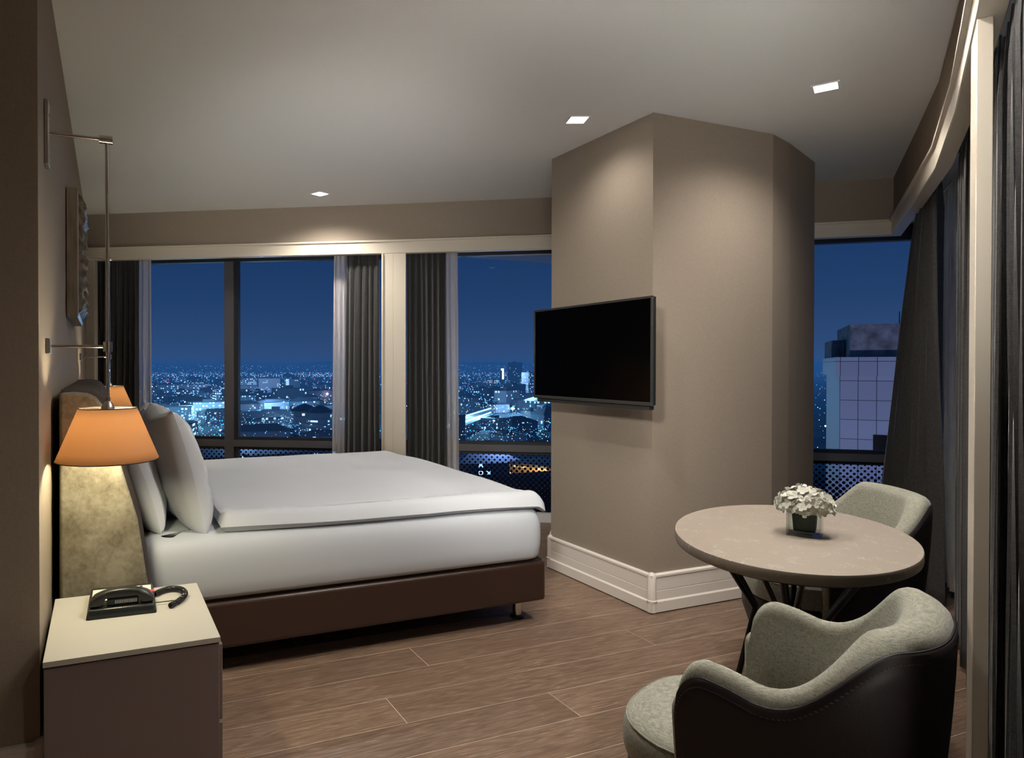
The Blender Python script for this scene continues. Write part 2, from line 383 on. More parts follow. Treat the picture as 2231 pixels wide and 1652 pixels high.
# header above the windows, with the beige pelmet board under it
hd = MB().sweep(FACADE, [(0, 2.33), (0, H), (.36, H), (.36, 2.37), (.05, 2.37), (.05, 2.33)]).build('wall_header', M['wall']); tag(hd, kind='structure')
pb = MB().sweep(FACADE, [(-.012, 2.228), (-.012, 2.318), (-.026, 2.320), (-.026, 2.334), (-.001, 2.336), (-.001, 2.3305), (.048, 2.3305), (.048, 2.225), (-.008, 2.225)]).build('trim_1', M['trim']); tag(pb, kind='structure')
# recess ceiling with its curtain tracks
rc = MB().sweep(FACADE, [(.051, 2.355), (.051, 2.369), (.36, 2.369), (.36, 2.355)]).build('trim_2', M['skirt']); tag(rc, kind='structure')
for o_, lab in ((.10, 'long white curtain track nearest the room above the windows'), (.19, 'long white curtain track nearest the glass above the windows')):
    tk = thing('curtain_track', lab, 'curtain track')
    MB().sweep(FACADE, [(o_-.022, 2.343), (o_-.022, 2.354), (o_+.022, 2.354), (o_+.022, 2.343)]).build('rail', M['skirt'], tk)
    MB().sweep(FACADE, [(o_-.005, 2.3415), (o_-.005, 2.3428), (o_+.005, 2.3428), (o_+.005, 2.3415)]).build('slot', M['gap'], tk)

GL = .32
OUT = offset(FACADE, GL)
def seglen(path):
    L = [0]
    for a, b in zip(path, path[1:]): L.append(L[-1] + math.dist(a, b))
    return L
def along(path, s):
    L = seglen(path); s = max(0, min(L[-1], s))
    for i in range(len(path)-1):
        if s <= L[i+1] + 1e-9:
            k = (s - L[i])/(L[i+1] - L[i]); a, b = path[i], path[i+1]
            return (a[0] + (b[0]-a[0])*k, a[1] + (b[1]-a[1])*k)
    return path[-1]
def pane(name, a, b, z0, z1, mat, parent):
    L = math.dist(a, b); u = ((b[0]-a[0])/L, (b[1]-a[1])/L)
    me = bpy.data.meshes.new(name)
    me.from_pydata([(a[0], a[1], z0), (b[0], b[1], z0), (b[0], b[1], z1), (a[0], a[1], z1)], [], [(0, 1, 2, 3)])
    uv = me.uv_layers.new(name='UVMap')
    for i, (s, z) in enumerate([(0, z0), (L, z0), (L, z1), (0, z1)]): uv.data[i].uv = (s, z)
    me.materials.append(mat); o = bpy.data.objects.new(name, me); COL.objects.link(o); o.parent = parent; return o
def window(i, pts, mulls=(), note=None):
    """pts: glass line corners in plan, mulls: points along it that carry a mullion"""
    w = bpy.data.objects.new('window_%d' % i, None); COL.objects.link(w); tag(w, kind='structure')
    for a, b in zip(pts, pts[1:]):
        pane('glass_pane', a, b, .62, 2.27, M['glass'], w)
        pane('dotted_pane', a, b, .06, .58, M['frit'], w)
    d = MB()
    d.sweep(pts, [(-.035, 2.235), (-.035, 2.36), (.04, 2.36), (.04, 2.235)])
    d.build('top_rail', M['dark_frame'], w)
    d = MB(); d.sweep(pts, [(-.05, .582), (-.05, .640), (.04, .640), (.04, .582)]); d.build('transom', M['grey_frame'], w)
    d = MB(); d.sweep(pts, [(-.02, .555), (-.02, .5815), (.03, .5815), (.03, .555)]); d.sweep(pts, [(-.02, .6405), (-.02, .665), (.03, .665), (.03, .6405)]); d.build('transom_gasket', M['dark_frame'], w)
    for (c, u) in mulls:
        MB().obox(c, u, .042, .05, .06, 2.235).build('mullion', M['grey_frame'], w)
        c2 = (c[0] + u[0]*.062, c[1] + u[1]*.062)
        MB().obox(c2, u, .018, .03, .06, 2.235).build('mullion_gasket', M['dark_frame'], w)
    return w
u1 = (Vector(BACK[1]) - Vector(BACK[0])).normalized()
g0, g1, g2, g3, gc = OUT[0], OUT[1], OUT[2], OUT[3], OUT[4]
window(1, [g0, g1], [((1.083, 6.080 - .002), (u1.x, u1.y))])
window(2, [g1, g2, g3])
window(3, [g3, gc])
window(4, OUT[4:9])
window(5, OUT[8:])
# corner mullion
cm = MB(); cm.obox(gc, (1, 0), .05, .05, .02, 2.36); cm = cm.build('trim_3', M['dark_frame']); tag(cm, kind='structure')
sl = MB().sweep(FACADE, [(.27, 0), (.27, .075), (.36, .075), (.36, 0)]).build('trim_4', M['sill']); tag(sl, kind='structure')

# beige upright boards: left jamb, post between the two windows, near post
def board(name, a, b, t0, t1, z1=2.2245):
    a, b = Vector(a), Vector(b); u = (b-a).normalized(); n = Vector((-u.y, u.x))
    q = [a + n*t0, b + n*t0, b + n*t1, a + n*t1]
    return MB().prism([(p.x, p.y) for p in q], 0, z1)
jb = board('', (-.128, 6.405), (-.052, 6.362), -.008, .05); n_ = jb
n_.prism([(-.127, 6.46), (-.075, 6.43), (-.02, 6.60), (-.127, 6.70)], 0, 2.2245)
tag(jb.build('trim_5', M['trim'], bevel=.003), kind='structure')
ps = board('', (2.146, 5.103), (2.23, 5.055), -.008, .05)
q = board('', (2.231, 5.0545), (2.318, 5.001), -.008, .05); ps.v += q.v; ps.f += [tuple(i+8 for i in f) for f in q.f]
tag(ps.build('trim_6', M['trim']), kind='structure')
rv = board('', (2.175, 5.087), (2.23, 5.055), .051, .27); q = board('', (2.231, 5.0545), (2.29, 5.018), .051, .27)
rv.v += q.v; rv.f += [tuple(i+8 for i in f) for f in q.f]
tag(rv.build('trim_7', M['trim']), kind='structure')
be = MB(); be.obox((2.1505, 5.089), (u1.x, u1.y), .005, .012, 0, 2.2245); tag(be.build('trim_8', M['trim'], bevel=.003), kind='structure')
np_ = MB().prism([(2.335, 1.168), (2.17, 1.073), (2.187, 1.044), (2.352, 1.139)], 0, 2.2245).build('trim_9', M['trim'], bevel=.002); tag(np_, kind='structure')

# the big pillar
PIL = [(2.693, 3.585), (2.693, 2.732), (3.585, 2.735), (3.82, 2.808), (4.33, 3.01), (4.62, 3.36), (3.45, 4.20), (3.17, 4.1)]
wall('pillar', PIL)
prof = [(0, 0.006), (0, .206), (.010, .206), (.019, .200), (.019, .190), (.014, .186), (.014, .120), (.012, .118), (.012, .1165), (.014, .1145), (.014, .068), (.018, .064), (.022, .060), (.022, .006)]
bbp = MB().sweep(PIL, prof, side=-1, closed=True)
for c in ((2.693, 2.732), (2.693, 3.585)):
    bbp.lathe([(.024, .006), (.024, .060), (.0275, .062), (.0275, .068), (.022, .070), (.022, .196), (.018, .206), (.009, .213), (.001, .214)], (c[0]-.001, c[1] + (-.001 if c[1] < 3 else .001), 0), 20)
bb = bbp.build('baseboard_pillar', M['skirt'], smooth=True); tag(bb, kind='structure')
sh = MB().sweep(PIL, [(0, 0), (0, .0055), (.017, .0055), (.017, 0)], side=-1, closed=True).build('shadow_gap', M['gap'], bb)
bl = MB().sweep([(-1.60, 2.17), (-.172, 2.17), (-.17, 2.19), (-.132, 6.2)], prof, side=-1)
bl.lathe([(.026, .006), (.026, .060), (.029, .068), (.024, .070), (.024, .196), (.018, .208), (.008, .215), (.001, .216)], (-.168, 2.169, 0), 20)
tag(bl.build('baseboard_left', M['skirt'], smooth=True), kind='structure')

# ================================================================ DOWNLIGHTS
def downlight(x, y, rz, lab):
    o = thing('ceiling_downlight', lab, 'ceiling light', (x, y, H), rz, 'square ceiling downlights')
    a, b = .056, .047
    fr = MB()
    for (x0, y0, x1, y1) in ((-a, -a, a, -b), (-a, b, a, a), (-a, -b, -b, b), (b, -b, a, b)): fr.box(x0, y0, -.004, x1, y1, 0)
    fr.build('frame', M['ceiling'], o); MB().box(-b, -b, -.002, b, b, -.0005).build('diffuser', M['diffuser'], o)
labs = ['small square downlight above the far side of the bed, nearest the window wall',
        'square downlight in the ceiling close to the pillar face that carries the television',
        'square downlight in the ceiling above the round table, in front of the wide pillar face']
for ((x, y), a), lab in zip(DL, labs): downlight(x, y, math.radians(a), lab)
for (x, y), a in DLH: downlight(x, y, 0, 'square downlight in the ceiling behind or beside the viewer')

# ================================================================ CURTAINS
def curtain(name, lab, cat, a0, b0, a1, b1, z0, z1, pleats, amp, mat, seed=0, head=True, th=.002, group=None):
    """a0,b0 ends of the heading in plan; a1,b1 ends of the hem"""
    rr = random.Random(seed); ph = [rr.uniform(-.5, .5) for _ in range(40)]
    a0, b0, a1, b1 = map(Vector, (a0, b0, a1, b1)); nu = pleats*12
    def fn(u, v):
        z = z0 + (z1-z0)*v; k = (1-v)**.8
        a = a0.lerp(a1, k); b = b0.lerp(b1, k); d = (b-a); n = Vector((-d.y, d.x)).normalized()
        w = u*pleats + .12*math.sin(u*9 + ph[0]*6 + v*1.5) + .05*math.sin(v*5 + u*20)
        s = math.sin(2*PI*w); c = .35*math.sin(4*PI*w + ph[1]*6 + v)
        A = amp*(.75 + .5*ph[int(u*pleats) % 40])*(1 - .45*max(0, (v-.93)/.07)) * (1 + .25*(1-v))
        p = a + d*(u + .012*math.sin(4*PI*w)) + n*(A*(s + c*.5))
        return (p.x, p.y, z)
    o = MB().grid(nu, 26, fn).build(name, M[mat], smooth=True, fix=False)
    o.data.polygons.foreach_set('use_smooth', [True]*len(o.data.polygons))
    if th: mod_solid(o, th)
    return tag(o, lab, cat, group)
curtain('blackout_curtain', 'dark charcoal curtain at the left end of the windows, beside the bed wall', 'curtain', (-.04, 6.475), (.305, 6.275), (-.05, 6.48), (.30, 6.278), .03, 2.34, 7, .028, 'blackout', 1)
curtain('sheer_curtain', 'thin white sheer beside the dark curtain nearest the bed wall', 'curtain', (.285, 6.395), (.415, 6.325), (.285, 6.395), (.425, 6.318), .03, 2.34, 3, .016, 'sheer', 2, th=0)
curtain('sheer_curtain', 'white sheer gathered left of the beige post, beside a dark curtain', 'curtain', (1.87, 5.492), (1.99, 5.425), (1.85, 5.504), (1.975, 5.433), .03, 2.34, 4, .018, 'sheer', 3, th=0)
curtain('blackout_curtain', 'dark grey pleated curtain touching the left edge of the beige window post', 'curtain', (1.935, 5.335), (2.165, 5.205), (1.91, 5.35), (2.165, 5.205), .03, 2.34, 5, .03, 'blackout', 4)
curtain('blackout_curtain', 'dark grey pleated curtain touching the right edge of the beige window post', 'curtain', (2.365, 5.088), (2.645, 4.917), (2.365, 5.088), (2.655, 4.911), .03, 2.34, 7, .028, 'blackout', 5)
curtain('sheer_curtain', 'narrow white sheer right of the beige post, between dark curtain and glass', 'curtain', (2.665, 5.022), (2.775, 4.955), (2.67, 5.02), (2.79, 4.946), .03, 2.34, 3, .015, 'sheer', 6, th=0)
curtain('blackout_curtain', 'tall black curtain flaring towards its hem behind the farther armchair', 'curtain', (4.62, 2.545), (4.20, 2.245), (4.83, 2.93), (4.13, 2.19), .02, 2.34, 8, .04, 'blackout', 7)
curtain('sheer_curtain', 'grey sheer hanging between the flared black curtain and the near beige post', 'curtain', (4.86, 2.59), (4.36, 2.235), (4.86, 2.59), (4.36, 2.235), .05, 2.34, 6, .025, 'sheer', 8, th=0)
curtain('blackout_curtain', 'narrow strip of dark curtain seen just behind the near beige post', 'curtain', (3.74, 1.905), (2.62, 1.225), (3.76, 1.915), (2.62, 1.225), .02, 2.34, 12, .022, 'blackout', 9)
curtain('blackout_curtain', 'shiny dark grey curtain at the right edge of the view, beyond the near beige post', 'curtain', (2.52, 1.17), (1.40, .545), (2.52, 1.17), (1.40, .545), .02, 2.26, 12, .030, 'blackout', 10)

# ================================================================ BED
bed = thing('bed', 'large bed with dark brown leather base, white sheet and suede headboard', 'bed', (0, 0, 0))
MB().box(.10, 2.82, .115, 2.09, 4.82, .315).build('base', M['leather'], bed, bevel=.018, seg=3)
MB().box(.12, 2.84, .314, 2.075, 4.80, .326).build('base_top_edge', M['gap'], bed)
for (x, y) in ((2.0, 2.945), (2.0, 4.70), (.25, 2.945), (.25, 4.70)):
    lg = MB().lathe([(.022, .016), (.022, .118)], (x, y, 0), 20).build('leg', M['chrome'], bed, smooth=True)
    MB().lathe([(.036, 0), (.038, .004), (.036, .012), (.026, .0155)], (x, y, 0), 24).build('foot_cap', M['black_metal'], lg, smooth=True)
MX0, MX1, MY0, MY1 = .15, 2.085, 2.815, 4.825
def rrect(x0, y0, x1, y1, r, n=8):
    out = []
    for cx_, cy_, a0 in ((x1-r, y1-r, 0), (x0+r, y1-r, PI/2), (x0+r, y0+r, PI), (x1-r, y0+r, 1.5*PI)):
        out += [(cx_ + r*math.cos(a0 + PI/2*k/n), cy_ + r*math.sin(a0 + PI/2*k/n)) for k in range(n+1)]
    return out
mt = MB().loft([[(x, y, z) for x, y in rrect(MX0-o_, MY0-o_, MX1+o_, MY1+o_, .085+o_*.5)] for o_, z in
    ((-.022, .327), (-.008, .334), (0, .350), (.005, .40), (.006, .45), (.004, .50), (-.002, .530), (-.010, .552), (-.024, .570), (-.045, .581), (-.08, .586), (-.5, .588))]).build('mattress', M['linen_sheet'], bed, smooth=True)
mt.data.polygons.foreach_set('use_smooth', [True]*len(mt.data.polygons))
# headboard
HP = [(-.140, .02), (.178, .02), (.172, .30), (.160, .48), (.122, .74), (.063, .946), (.022, 1.10), (.006, 1.155), (-.018, 1.188), (-.045, 1.203), (-.09, 1.208), (-.138, 1.205)]
def xz_prism(prof, y0, y1):
    return MB().loft([[(x, y0, z) for x, z in prof], [(x, y1, z) for x, z in prof]])
HY0, HY1 = 2.58, 4.90
hp_ = xz_prism(HP, HY0, HY0 + .05); hb = hp_.build('side_panel', M['suede'], bed, bevel=.012, seg=3)
hb2 = xz_prism(HP, HY1 - .05, HY1).build('side_panel', M['suede'], bed, bevel=.012, seg=3)
NCH = 9; rings = []; yy0, yy1 = HY0 + .052, HY1 - .052
for i in range(NCH*12 + 1):
    t_ = i/(NCH*12); y = yy0 + (yy1-yy0)*t_; k = abs(math.sin(PI*t_*NCH))**.5
    rings.append([(x + (.030*k - .012 if x > -.12 else 0), y, z + (.020*k - .012 if z > 1.1 else 0)) for x, z in HP])
hf = MB().loft(rings).build('tufted_front', M['suede_dark'], bed, smooth=True)
hf['label'] = 'dark brown channel-tufted headboard cushion'
for i in range(0, NCH + 1):
    for z in (.62, .80, .98):
        y = yy0 + (yy1-yy0)*i/NCH; y = min(max(y, yy0 + .012), yy1 - .012)
        k = [(a, b) for a, b in zip(HP, HP[1:]) if a[1] <= z <= b[1]][0]; x = k[0][0] + (k[1][0]-k[0][0])*(z-k[0][1])/(k[1][1]-k[0][1])
        bt = MB().loft([[(x - .010 + h*1.0, y + r*math.cos(a), z + r*math.sin(a)) for a in [2*PI*q/12 for q in range(12)]] for r, h in ((.011, 0), (.011, .008), (.006, .012))]).build('button', M['black_soft'], bed, smooth=True)

# duvet
def edge(t, p=4):      # 1 inside, 0 on the rim
    return max(0.0, 1 - abs(2*t-1)**p)**.5
def duvet():
    b = MB(); nu, nv = 110, 90; X0, X1 = .47, 2.098
    def near(x):   # near edge in plan
        k = (x - X0)/(X1 - X0); return 2.875 - .055*min(1, k*1.7) - .012*math.sin(k*7)
    def P(u, v, top):
        y0 = near(X0 + (X1-X0)*u); x = X0 + (X1-X0)*u; y = y0 + (4.835 - y0)*v
        # rounded plan corners and slanting head edge
        x += .05*v*(1-u)
        ex = min(1, u*(X1-X0)/.035); ey = min(1, v*2.0/.032); ex2 = min(1, (1-u)*(X1-X0)/.045); ey2 = min(1, (1-v)*2.0/.04)
        r = 1
        for q in (ex, ey, ex2, ey2): r *= math.sqrt(max(0, 1-(1-q)**2))
        z = .588
        base = z + .0265
        n = noise.noise(Vector((x*2.2, y*2.2, 3)))*.010 + noise.noise(Vector((x*7, y*5, 1)))*.003
        puff = .022*math.exp(-((y-y0-.075)/.05)**2) + .006*math.exp(-((y-y0-.17)/.03)**2)*math.sin(x*4)
        crown = .02*math.sin(PI*min(1, max(0, (y-y0)/2.0)))
        t = (.0265 + n*.6 + puff + crown)*r if top else -.0265*r
        zz = base + t + (0 if top else 0)
        # falls over the foot edge of the mattress and, a little, over the near edge
        dx = x - 2.035
        if dx > 0:
            zz -= min(.055, 6*dx*dx + dx*.25); x = 2.035 + dx*.92 + (0.0 if not top else .012*r)
        dy = 2.87 - y
        if dy > 0: zz -= dy*dy*6
        return (x, y, zz)
    b.grid(nu, nv, lambda u, v: P(u, v, True)); n0 = len(b.v)
    b.grid(nu, nv, lambda u, v: P(u, v, False))
    W_ = nu + 1; bd = list(range(W_)) + [j*W_ + nu for j in range(1, nv+1)] + [nv*W_ + i for i in range(nu-1, -1, -1)] + [j*W_ for j in range(nv-1, 0, -1)]
    for i in range(len(bd)):
        p, q = bd[i], bd[(i+1) % len(bd)]; b.f.append((p, q, q + n0, p + n0))
    return b
dv = duvet().build('duvet', M['linen'], smooth=True); dv.data.polygons.foreach_set('use_smooth', [True]*len(dv.data.polygons))
tag(dv, 'smooth white duvet spread over the bed, its near edge rolled', 'duvet')

# pillows: local x = thickness, y = length, z = height
def pillow(lab, loc, tilt, rz, L, Hh, T, seed, group=None, fl=.03):
    b = MB(); rr = Vector((seed*3.1, seed*1.7, 0)); nu, nv = 44, 36
    def P(u, v, s):
        a, c = 2*u-1, 2*v-1
        k = (max(0, 1-abs(a)**2.8)*max(0, 1-abs(c)**2.8))**.42
        t = T/2*k
        pin = 1 - .07*(1-abs(a)**2)*abs(c)**3; pin2 = 1 - .06*(1-abs(c)**2)*abs(a)**3
        y = a*L/2*pin2; z = c*Hh/2*pin
        w = noise.noise(Vector((y*6, z*6, s*4)) + rr)*.017 + noise.noise(Vector((y*16, z*9, s*9)) + rr)*.007
        cr_ = .010*math.sin(14*(y*.8+z) + seed)*abs(a*c)**1.5
        t += (w + cr_)*k*1.0
        flop = .02*math.sin(5*z + seed)*abs(a)**4 + .014*math.sin(9*y)*abs(c)**4
        return (s*t + flop + .0015*s, y, z + Hh/2)
    for s in (1, -1): b.grid(nu, nv, lambda u, v: P(u, v, s))
    W_ = nu+1; n0 = W_*(nv+1); bd = list(range(W_)) + [j*W_+nu for j in range(1, nv+1)] + [nv*W_+i for i in range(nu-1, -1, -1)] + [j*W_ for j in range(nv-1, 0, -1)]
    for i in range(len(bd)):
        p, q = bd[i], bd[(i+1) % len(bd)]; b.f.append((p, q, q+n0, p+n0))
    o = b.build('pillow', M['linen'], smooth=True); o.data.polygons.foreach_set('use_smooth', [True]*len(o.data.polygons))
    o.location = loc; o.rotation_euler = (0, -tilt, rz)
    return tag(o, lab, 'pillow', group)
pillow('tall white pillow standing upright in front, its corner pointing up against the window', (.400, 3.24, .580), math.radians(17), math.radians(4), .66, .555, .20, 1)
pillow('white pillow half under the near lamp shade, leaning on the headboard', (.235, 3.30, .580), math.radians(17), math.radians(-2), .66, .46, .175, 2)
pillow('white pillow on the window side of the bed, in front, mostly hidden', (.37, 4.28, .583), math.radians(13), math.radians(-3), .66, .50, .20, 3)
pillow('white pillow on the window side of the bed, against the headboard, mostly hidden', (.205, 4.30, .583), math.radians(13), 0, .66, .48, .18, 4)

# ================================================================ NIGHTSTAND AND TELEPHONE
ns = thing('nightstand', 'boxy taupe nightstand with cream top, below the near lamp', 'nightstand', (0, 0, 0))
MB().box(-.148, 2.003, 0, .322, 2.530, .480).build('body', M['night_body'], ns, bevel=.0015)
MB().box(-.146, 2.006, .480, .320, 2.527, .484).build('shadow_line', M['gap'], ns)
MB().box(-.150, 2.000, .484, .325, 2.533, .500).build('top', M['night_top'], ns, bevel=.001)
MB().box(.3222, 2.02, .03, .334, 2.515, .235).build('drawer', M['night_body'], ns, bevel=.001)
MB().box(.3222, 2.02, .245, .334, 2.515, .470).build('drawer', M['night_body'], ns, bevel=.001)

ph = thing('telephone', 'black corded desk telephone lying on the nightstand', 'telephone', (.062, 2.385, .5), math.radians(-2))
# body: wedge 0.21 along x, 0.22 along y, rising away from the viewer
def wedge(x0, x1, y0, y1, z0, zf, zb):
    return MB().add([(x0, y0, z0), (x1, y0, z0), (x1, y1, z0), (x0, y1, z0), (x0+.004, y0+.008, zf), (x1-.004, y0+.008, zf), (x1-.004, y1-.004, zb), (x0+.004, y1-.004, zb)],
                    [(0, 3, 2, 1), (4, 5, 6, 7), (0, 1, 5, 4), (1, 2, 6, 5), (2, 3, 7, 6), (3, 0, 4, 7)])
wedge(-.104, .104, -.108, .110, .004, .028, .034).build('base', M['black_plastic'], ph, bevel=.006, seg=3)
wedge(-.107, .107, -.111, .113, .0, .0165, .0175).build('lower_rim', M['black_soft'], ph, bevel=.004)
fp = MB().add([(-.094, -.030, .0325), (.094, -.030, .0325), (.094, .082, .0350), (-.094, .082, .0350), (-.094, -.030, .026), (.094, -.030, .026), (.094, .082, .026), (-.094, .082, .026)], [(0, 1, 2, 3), (0, 4, 5, 1), (1, 5, 6, 2), (2, 6, 7, 3), (3, 7, 4, 0), (4, 7, 6, 5)])
fp.build('face_plate', M['label'], ph, bevel=.001)
for j in range(4):
    for i in range(3):
        x, y = -.045 + i*.022, -.004 + j*.021; z = .0325 + (y+.030)/.134*.003
        MB().box(x-.007, y-.006, z-.001, x+.007, y+.006, z+.003).build('key', M['black_plastic'], ph, bevel=.001)
MB().box(.085, -.012, .031, .103, .012, .0400).build('message_button', M['red'], ph, bevel=.001)
for i, (x, y) in enumerate(((.045, .03), (.068, .018), (.068, .045), (.062, .07))):
    z = .0326 + (y+.030)/.134*.003
    MB().lathe([(.005, z), (.005, z+.0012)], (x, y, 0), 14).build('speed_dial_mark', M['ink'], ph)
# handset along x, arched
hr = []
for i in range(25):
    t_ = i/24; x = -.098 + .196*t_; a = abs(2*t_-1); arch = .030*(1-a**2.4)
    top = .056 + arch*.85 - .010*max(0, a-.82)/.18; bot = .032 if a > .62 else .032 + .022*min(1, (.62-a)/.12)
    w = .024 if a > .55 else .0195
    cy = -.066; r = []
    for (yy, zz) in ((-1, 0), (-1, .72), (-.72, .95), (0, 1), (.72, .95), (1, .72), (1, 0)):
        r.append((x, cy + yy*w, bot + (top-bot)*zz))
    hr.append(r)
hs_ = MB().loft(hr).build('handset', M['black_plastic'], ph, bevel=.004, seg=3)
sg = MB()
for i in range(13): sg.box(-.020 + i*.0052, -.0842, .036, -.0175 + i*.0052, -.0832, .0465)
MB().box(-.045, -.083, .030, .052, -.050, .052).build('cradle', M['black_soft'], ph, bevel=.003)
sg.build('speaker_grille', M['vent_white'], ph)
# coiled cord
path = [Vector(p) for p in ((.106, .045, .016), (.135, .075, .016), (.170, .085, .016), (.198, .060, .016), (.205, .010, .016), (.185, -.045, .016), (.150, -.085, .014))]
def crv(pts, n):
    out = []
    for i in range(n+1):
        f = i/n*(len(pts)-1); k = min(int(f), len(pts)-2); t_ = f-k
        p0 = pts[max(k-1, 0)]; p1 = pts[k]; p2 = pts[k+1]; p3 = pts[min(k+2, len(pts)-1)]
        out.append(.5*((2*p1) + (-p0+p2)*t_ + (2*p0-5*p1+4*p2-p3)*t_*t_ + (-p0+3*p1-3*p2+p3)*t_**3))
    return out
cp = crv(path, 900); coil = []
for i, p in enumerate(cp):
    tg = (cp[min(i+1, 900)] - cp[max(i-1, 0)]).normalized(); s_ = Vector((-tg.y, tg.x, 0)); an = 2*PI*i/900*56
    coil.append(p + s_*math.cos(an)*.0078 + Vector((0, 0, 1))*(math.sin(an)*.0078 - .0045))
cd = MB().tube(coil, .0022, 6)
cd.tube(crv([Vector(p) for p in ((.150, -.085, .010), (.163, -.060, .016), (.150, -.040, .010), (.106, -.035, .008))], 20), .0018, 6)
cd.build('coiled_cord', M['black_plastic'], ph, smooth=True)

# ================================================================ WALL LAMPS
def wall_lamp(x, y, xw, lab):
    o = thing('wall_lamp', lab, 'lamp', (x, y, 0), 0, 'bedside wall lamps')
    w = xw - x    # wall, in local x (negative)
    bp = MB().box(w, -.032, 1.945, w + .013, .032, 2.150).build('wall_plate', M['nickel'], o, bevel=.002)
    MB().loft([[(w + .013 + h, r*math.cos(a), 2.11 + r*math.sin(a)) for a in [2*PI*q/10 for q in range(10)]] for r, h in ((.004, 0), (.003, .0012))]).build('screw', M['gap'], bp)
    MB().tube([(w + .012, 0, 2.052), (.0, 0, 2.052)], .0055, 14).build('upper_arm', M['chrome'], o, smooth=True)
    MB().tube([(-.024, 0, 2.052), (.017, 0, 2.052)], .0135, 20).build('swivel', M['chrome'], o, smooth=True)
    MB().box(w, -.016, 1.340, w + .016, .016, 1.390).build('lower_wall_plate', M['nickel'], o, bevel=.003)
    MB().tube([(w + .015, 0, 1.365), (-.004, 0, 1.365)], .0050, 14).build('lower_arm', M['chrome'], o, smooth=True)
    MB().tube([(0, 0, 1.349), (0, 0, 1.381)], .0145, 20).build('clamp', M['chrome'], o, smooth=True)
    MB().tube([(0, 0, 2.045), (0, 0, 1.185)], .0062, 16).build('pole', M['chrome'], o, smooth=True)
    MB().lathe([(.022, 1.150), (.0215, 1.162), (.018, 1.172), (.012, 1.180), (.0085, 1.184), (.0085, 1.196), (.006, 1.198)], (0, 0, 0), 24).build('cap', M['nickel'], o, smooth=True)
    sh_ = MB().grid(64, 6, lambda u, v: ((.092 + .0705*(1-v))*math.cos(2*PI*u), (.092 + .0705*(1-v))*math.sin(2*PI*u), .990 + .170*v)).build('lamp_shade', M['shade'], o, smooth=True, fix=False)
    mod_solid(sh_, .0012)
    for (r, z) in ((.0925, 1.1605), (.1630, .9895)):
        MB().tube([(r*math.cos(2*PI*k/64), r*math.sin(2*PI*k/64), z) for k in range(65)], .0016, 6, False).build('shade_trim', M['gap'], sh_, smooth=True)
    sp_ = MB()
    for k in range(3):
        a = 2*PI*k/3 + .5; sp_.tube([(.02*math.cos(a), .02*math.sin(a), 1.158), (.091*math.cos(a), .091*math.sin(a), 1.158)], .0014, 6)
    sp_.build('shade_spider', M['nickel'], o)
    MB().lathe([(.014, 1.150), (.014, 1.130)], (0, 0, 0), 16).build('bulb_socket', M['nickel'], o, smooth=True)
    MB().lathe([(.012, 1.129), (.016, 1.122), (.018, 1.115), (.015, 1.106), (.008, 1.101), (.001, 1.100)], (0, 0, 0), 20).build('bulb', M['bulb'], o, smooth=True)
    l = bpy.data.lights.new('bulb_light', 'POINT'); l.energy = 12.5; l.color = (1.0, .90, .60); l.shadow_soft_size = .03
    lo = bpy.data.objects.new('bulb_light', l); COL.objects.link(lo); lo.location = (x, y, 1.072)
def xwall(y): return WL[0] + (WB[0]-WL[0])*(y-WL[1])/(WB[1]-WL[1])
wall_lamp(.0195, 2.40, xwall(2.40), 'chrome wall lamp with lit orange shade above the nightstand and telephone')
wall_lamp(.052, 5.05, xwall(5.05), 'chrome wall lamp with lit orange shade on the far side of the headboard')

# ================================================================ PICTURE
pc = thing('framed_picture', 'thick carved silver picture frame seen edge-on above the headboard', 'picture', (xwall(3.9), 0, 0))
py0, py1, pz0, pz1 = 3.50, 4.30, 1.535, 2.150
def railpts(t_):  # section across the rail: inwards distance a, height off the wall h
    return [(0, .0), (0, .046), (.006, .050), (.020, .052), (.034, .064), (.055, .080), (.075, .070), (.090, .052), (.105, .040), (.105, .0)]
PF = railpts(0); ring = []
N_ = 64
def inset(d):
    return [(py0+d, pz0+d), (py1-d, pz0+d), (py1-d, pz1-d), (py0+d, pz1-d)]
fr, cv = MB(), MB()
for e_ in range(4):
    ra, rb = [], []
    for k in range(N_+1):
        s_ = k/N_; row = []
        for i, (d, h) in enumerate(PF):
            a, b = inset(d)[e_], inset(d)[(e_+1) % 4]
            y = a[0] + (b[0]-a[0])*s_; z = a[1] + (b[1]-a[1])*s_
            hh = h
            if 3 < i < 8: hh += .010*noise.noise(Vector((y*24, z*24, i*.9))) + .005*math.sin((y+z)*95 + i*1.3)
            row.append((hh, y, z))
        ra.append(row[:4]); rb.append(row[3:])
    fr.loft(ra, False, False); cv.loft(rb, False, False)
fr.build('frame', M['frame_silver'], pc, smooth=True)
cv.build('carved_moulding', M['frame_carved'], pc, smooth=True)
MB().box(.001, py0+.10, pz0+.10, .03, py1-.10, pz1-.10).build('picture_panel', M['canvas'], pc)

